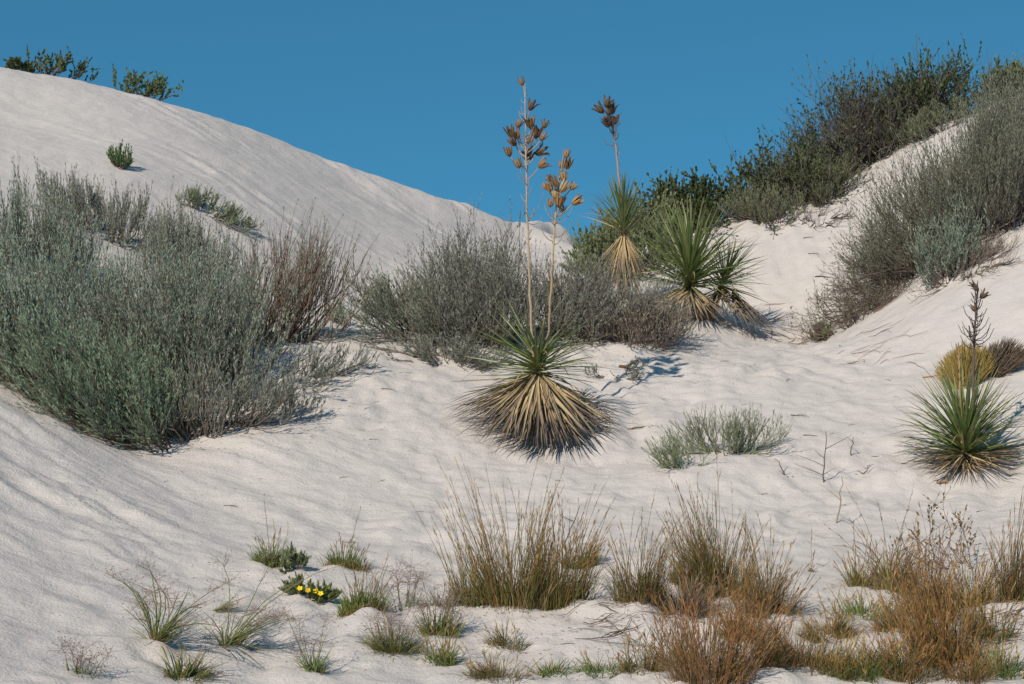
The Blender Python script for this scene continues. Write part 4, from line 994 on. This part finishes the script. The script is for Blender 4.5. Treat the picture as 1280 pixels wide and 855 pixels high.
def slope_matrix(x, y, rz, s):
    e = .05
    n = Vector((-(gz(x + e, y) - gz(x - e, y)) / (2 * e), -(gz(x, y + e) - gz(x, y - e)) / (2 * e), 1)).normalized()
    return Matrix.Translation((x, y, gz(x, y) - .001)) @ n.to_track_quat('Z', 'Y').to_matrix().to_4x4() @ Matrix.Rotation(rz, 4, 'Z') @ Matrix.Diagonal((s, s, s, 1))
def twig(px, py, s, rz, label, group, me, name='dry_twig', cat='twig'):
    x, y = hit(px, py)
    o = link(name, me); o.matrix_basis = slope_matrix(x, y, rz, s)
    o['label'] = label; o['category'] = cat
    if group: o['group'] = group
    return o
GT = 'dry twigs scattered on the sand'
def twig_label(px, py):
    if py > 740: return 'dry grey twig on the littered sand among the foreground bunchgrasses'
    if py < 412: return 'short dark twig on the pale slope under the right crest'
    if px < 400: return 'short dark twig on the rippled sand below the left thicket'
    if px < 620: return 'short dark twig on trodden sand between the left thicket and the two-stalked yucca'
    if py > 600: return 'short dark twig on the sand just behind the tall bunchgrasses'
    if px < 940: return 'thin dry twig on the sand right of the two-stalked yucca'
    return 'small dry twig on open sand between the low wispy shrub and the round yucca'
r = rng(77)
for (px, py, L) in [(468, 497, 14), (452, 540, 8), (441, 547, 8), (467, 554, 12), (459, 515, 10), (485, 490, 18), (478, 603, 12), (430, 600, 12), (289, 634, 20), (207, 601, 12), (222, 610, 6), (265, 669, 6),
                    (795, 540, 44), (700, 604, 12), (735, 620, 12), (440, 678, 18), (448, 462, 16), (462, 463, 10), (1055, 634, 12), (1013, 548, 18), (1000, 520, 24), (1095, 575, 16), (1130, 590, 14), (1150, 560, 10),
                    (1040, 545, 10), (1065, 535, 10), (985, 480, 14), (905, 452, 16), (1110, 478, 12), (975, 405, 18), (990, 395, 14), (1030, 350, 24), (1018, 322, 16), (1070, 310, 18), (1010, 300, 14), (1045, 330, 12), (1120, 500, 10),
                    (525, 645, 10), (560, 590, 8), (600, 610, 9), (330, 620, 8), (380, 655, 8), (655, 640, 8), (1225, 640, 14), (860, 640, 10), (955, 620, 12), (985, 640, 9), (830, 500, 8), (930, 510, 9), (760, 790, 16), (740, 770, 22), (775, 802, 18), (820, 812, 14), (600, 832, 14), (710, 815, 18), (870, 480, 7), (1090, 690, 12), (1240, 690, 14)]:
    x, y = hit(px, py)
    twig(px, py, L * y / FPX, r.uniform(-.6, .6), twig_label(px, py), GT, TW[int(r.integers(len(TW)))])
# curled root
ROOT = twig_mesh(640, 1.0, 2, .5, .10, .25, 'root_piece', (.16, .10, .065))
twig(788, 465, .17, .1, 'thick curled brown root piece on the sand right of the two-stalked yucca', None, ROOT, 'root_piece', 'root')
FLK = twig_mesh(641, 1.0, 0, .2, .14, 0, 'bark_flake', (.34, .22, .11))
twig(1178, 611, .075, 0, 'flat tan bark flake in front of the full round yucca', None, FLK, 'bark_flake', 'bark')
twig(1165, 473, .13, .3, 'orange-brown stick poking out left of the golden shrub', None, twig_mesh(642, 1, 0, .1, .05, .1, 'dry_stick', (.36, .19, .09)), 'dry_stick', 'stick')
# reddish branch piles in the hollow
def pile(label, px, py, rx, n, seed, col):
    x, y = hit(px, py); r = rng(seed); m = MB(); z = gz(x, y)
    a = r.normal(size=n) * .8 + .12; L = r.uniform(.06, .30, n); cx = x + r.normal(size=n) * rx; cy = y + r.normal(size=n) * .16
    t = np.linspace(-.5, .5, 5)[None]
    X = cx[:, None] + np.cos(a)[:, None] * L[:, None] * t; Yv = cy[:, None] + np.sin(a)[:, None] * L[:, None] * t + .05 * t ** 2 * r.choice([-1, 1], n)[:, None]
    wx_ = np.cumsum(r.normal(size=(2,) + X.shape), 2) * .012; X = X + wx_[0]; Yv = Yv + wx_[1]
    Z = ground(X, Yv) + .005 + np.abs(np.cumsum(r.normal(size=X.shape), 1)) * .005
    m.tubes(np.stack([X, Yv, Z], -1), np.array([.0012, .0024, .0027, .0022, .001])[None] * r.uniform(.4, 1.2, n)[:, None], mixc(col[0], col[1], r.uniform(0, 1, (n, 1)) * np.ones((1, 5))), 4)
    o = thing('branch_pile', label, 'dead branches', (x, y, z), 'fallen branches in the hollow')
    m.build('branches', M_WOOD, o, 'stuff', (x, y, z))
RB = ((.17, .085, .055), (.30, .17, .11))
pile('reddish dead branches strewn on the lower right slope', 1110, 447, .14, 14, 701, RB)
pile('dark reddish branches lying across the bottom of the hollow', 985, 424, .24, 34, 702, RB)
pile('few reddish sticks on the slope beyond the hollow', 985, 402, .12, 9, 703, RB)
pile('grey sticks fallen down the slope above the reddish branches', 1095, 425, .25, 8, 704, ((.13, .11, .10), (.25, .21, .18)))
pile('grey dead litter at the foot of the narrow brown bunchgrass', 770, 796, .09, 26, 705, ((.13, .10, .085), (.27, .21, .17)))
pile('dead litter on the sand at the edge of the tall rust-red bunchgrass', 1262, 795, .16, 50, 706, ((.17, .11, .07), (.3, .22, .15)))
pile('brown fallen sticks beneath the dark leaves of the right crest', 955, 277, .22, 26, 707, ((.15, .09, .065), (.26, .17, .12)))

# standing bare twigs
def bare_twig(label, px, py, h, seed, lean=0.0, n=4, col=(.16, .125, .10), sp=.35):
    x, y = hit(px, py); z = gz(x, y); r = rng(seed); m = MB()
    K = 7; t = np.linspace(0, 1, K)
    P = np.stack([lean * h * t + np.cumsum(r.normal(size=K)) * .008, np.cumsum(r.normal(size=K)) * .006, h * t - .01], 1); P[0, :2] = 0
    m.tubes(P[None], np.linspace(.0045, .0018, K)[None], np.array(col), 4)
    for k in range(n):
        i = int(r.integers(0, K - 2)); a = r.choice([-1, 1]) * r.uniform(.4, 1.0); l = h * r.uniform(.2, .55)
        e = P[i] + np.array([math.sin(a) * l * (1 + sp), r.normal() * .03, max(math.cos(a) * l * .8, .0)])
        Q = bez(P[i][None], ((P[i] + e) / 2 + r.normal(size=3) * .012)[None], e[None], 5)
        m.tubes(Q, np.linspace(.003, .001, 5)[None], np.array(col) * r.uniform(.8, 1.4), 3)
    o = thing('bare_sapling', label, 'twig', (x, y, z), 'bare twigs standing in the sand')
    m.build('stem', M_WOOD, o)
bare_twig('forked bare twig standing tallest in the open sand left of the round yucca', 1030, 608, .32, 711, .05, 5)
bare_twig('thin short bare twig standing between the forked twig and the round yucca', 1066, 577, .13, 712, .05, 1)
bare_twig('small bare sprig lying near the low wispy shrub', 987, 600, .12, 713, -.4, 4)
bare_twig('spread bare sprig flat on the sand below the round yucca', 1075, 598, .07, 714, .6, 4, sp=1.0)
bare_twig('crooked dead stem sticking up behind the tall tan bunchgrass', 700, 690, .26, 715, .5, 2)
bare_twig('fine bare twig rising beside the dark brown bunchgrass', 1045, 660, .28, 716, .1, 1, (.30, .24, .17))

# specks of plant litter, uncountable
def litter():
    r = rng(900); m = MB()
    n = 700
    px = r.uniform(60, 1275, n); py = 440 + 410 * r.uniform(0, 1, n) ** .8
    Y = 13.8 - (py - 470) / 385 * 5.6
    x = (px - 640) / FPX * Y; y = Y
    # more under the bunchgrasses
    k = 1200
    x2 = r.normal(size=k) * .9 + .9; y2 = 8.9 + r.normal(size=k) * .45
    x3 = np.concatenate([r.normal(size=250) * .5 - 1.75, r.normal(size=200) * .6 + .55, r.normal(size=150) * .3 + 2.3]); y3 = np.concatenate([12.3 + r.normal(size=250) * .3, 14.2 + r.normal(size=200) * .25, 15.6 + r.normal(size=150) * .3])
    x = np.concatenate([x, x2, x3]); y = np.concatenate([y, y2, y3]); n = len(x)
    z = ground(x, y) + .003
    a = r.uniform(0, 6.28, n); L = r.uniform(.004, .016, n); L[700:] *= 1.6
    d = np.stack([np.cos(a), np.sin(a), r.uniform(0, .25, n)], 1)
    P = np.stack([x, y, z], 1)
    Q = np.stack([P, P + d * L[:, None] * .5 + np.array([0, 0, .002]), P + d * L[:, None]], 1)
    m.tubes(Q, np.array([.0011, .0013, .0008])[None] * r.uniform(.6, 1.3, n)[:, None], mixc((.10, .075, .06), (.32, .23, .15), r.uniform(0, 1, (n, 1)) * np.ones((1, 3))))
    o = m.build('plant_litter', M_WOOD, None, 'stuff')
    o['label'] = 'fine specks of plant litter strewn over the sand'; o['category'] = 'litter'
litter()
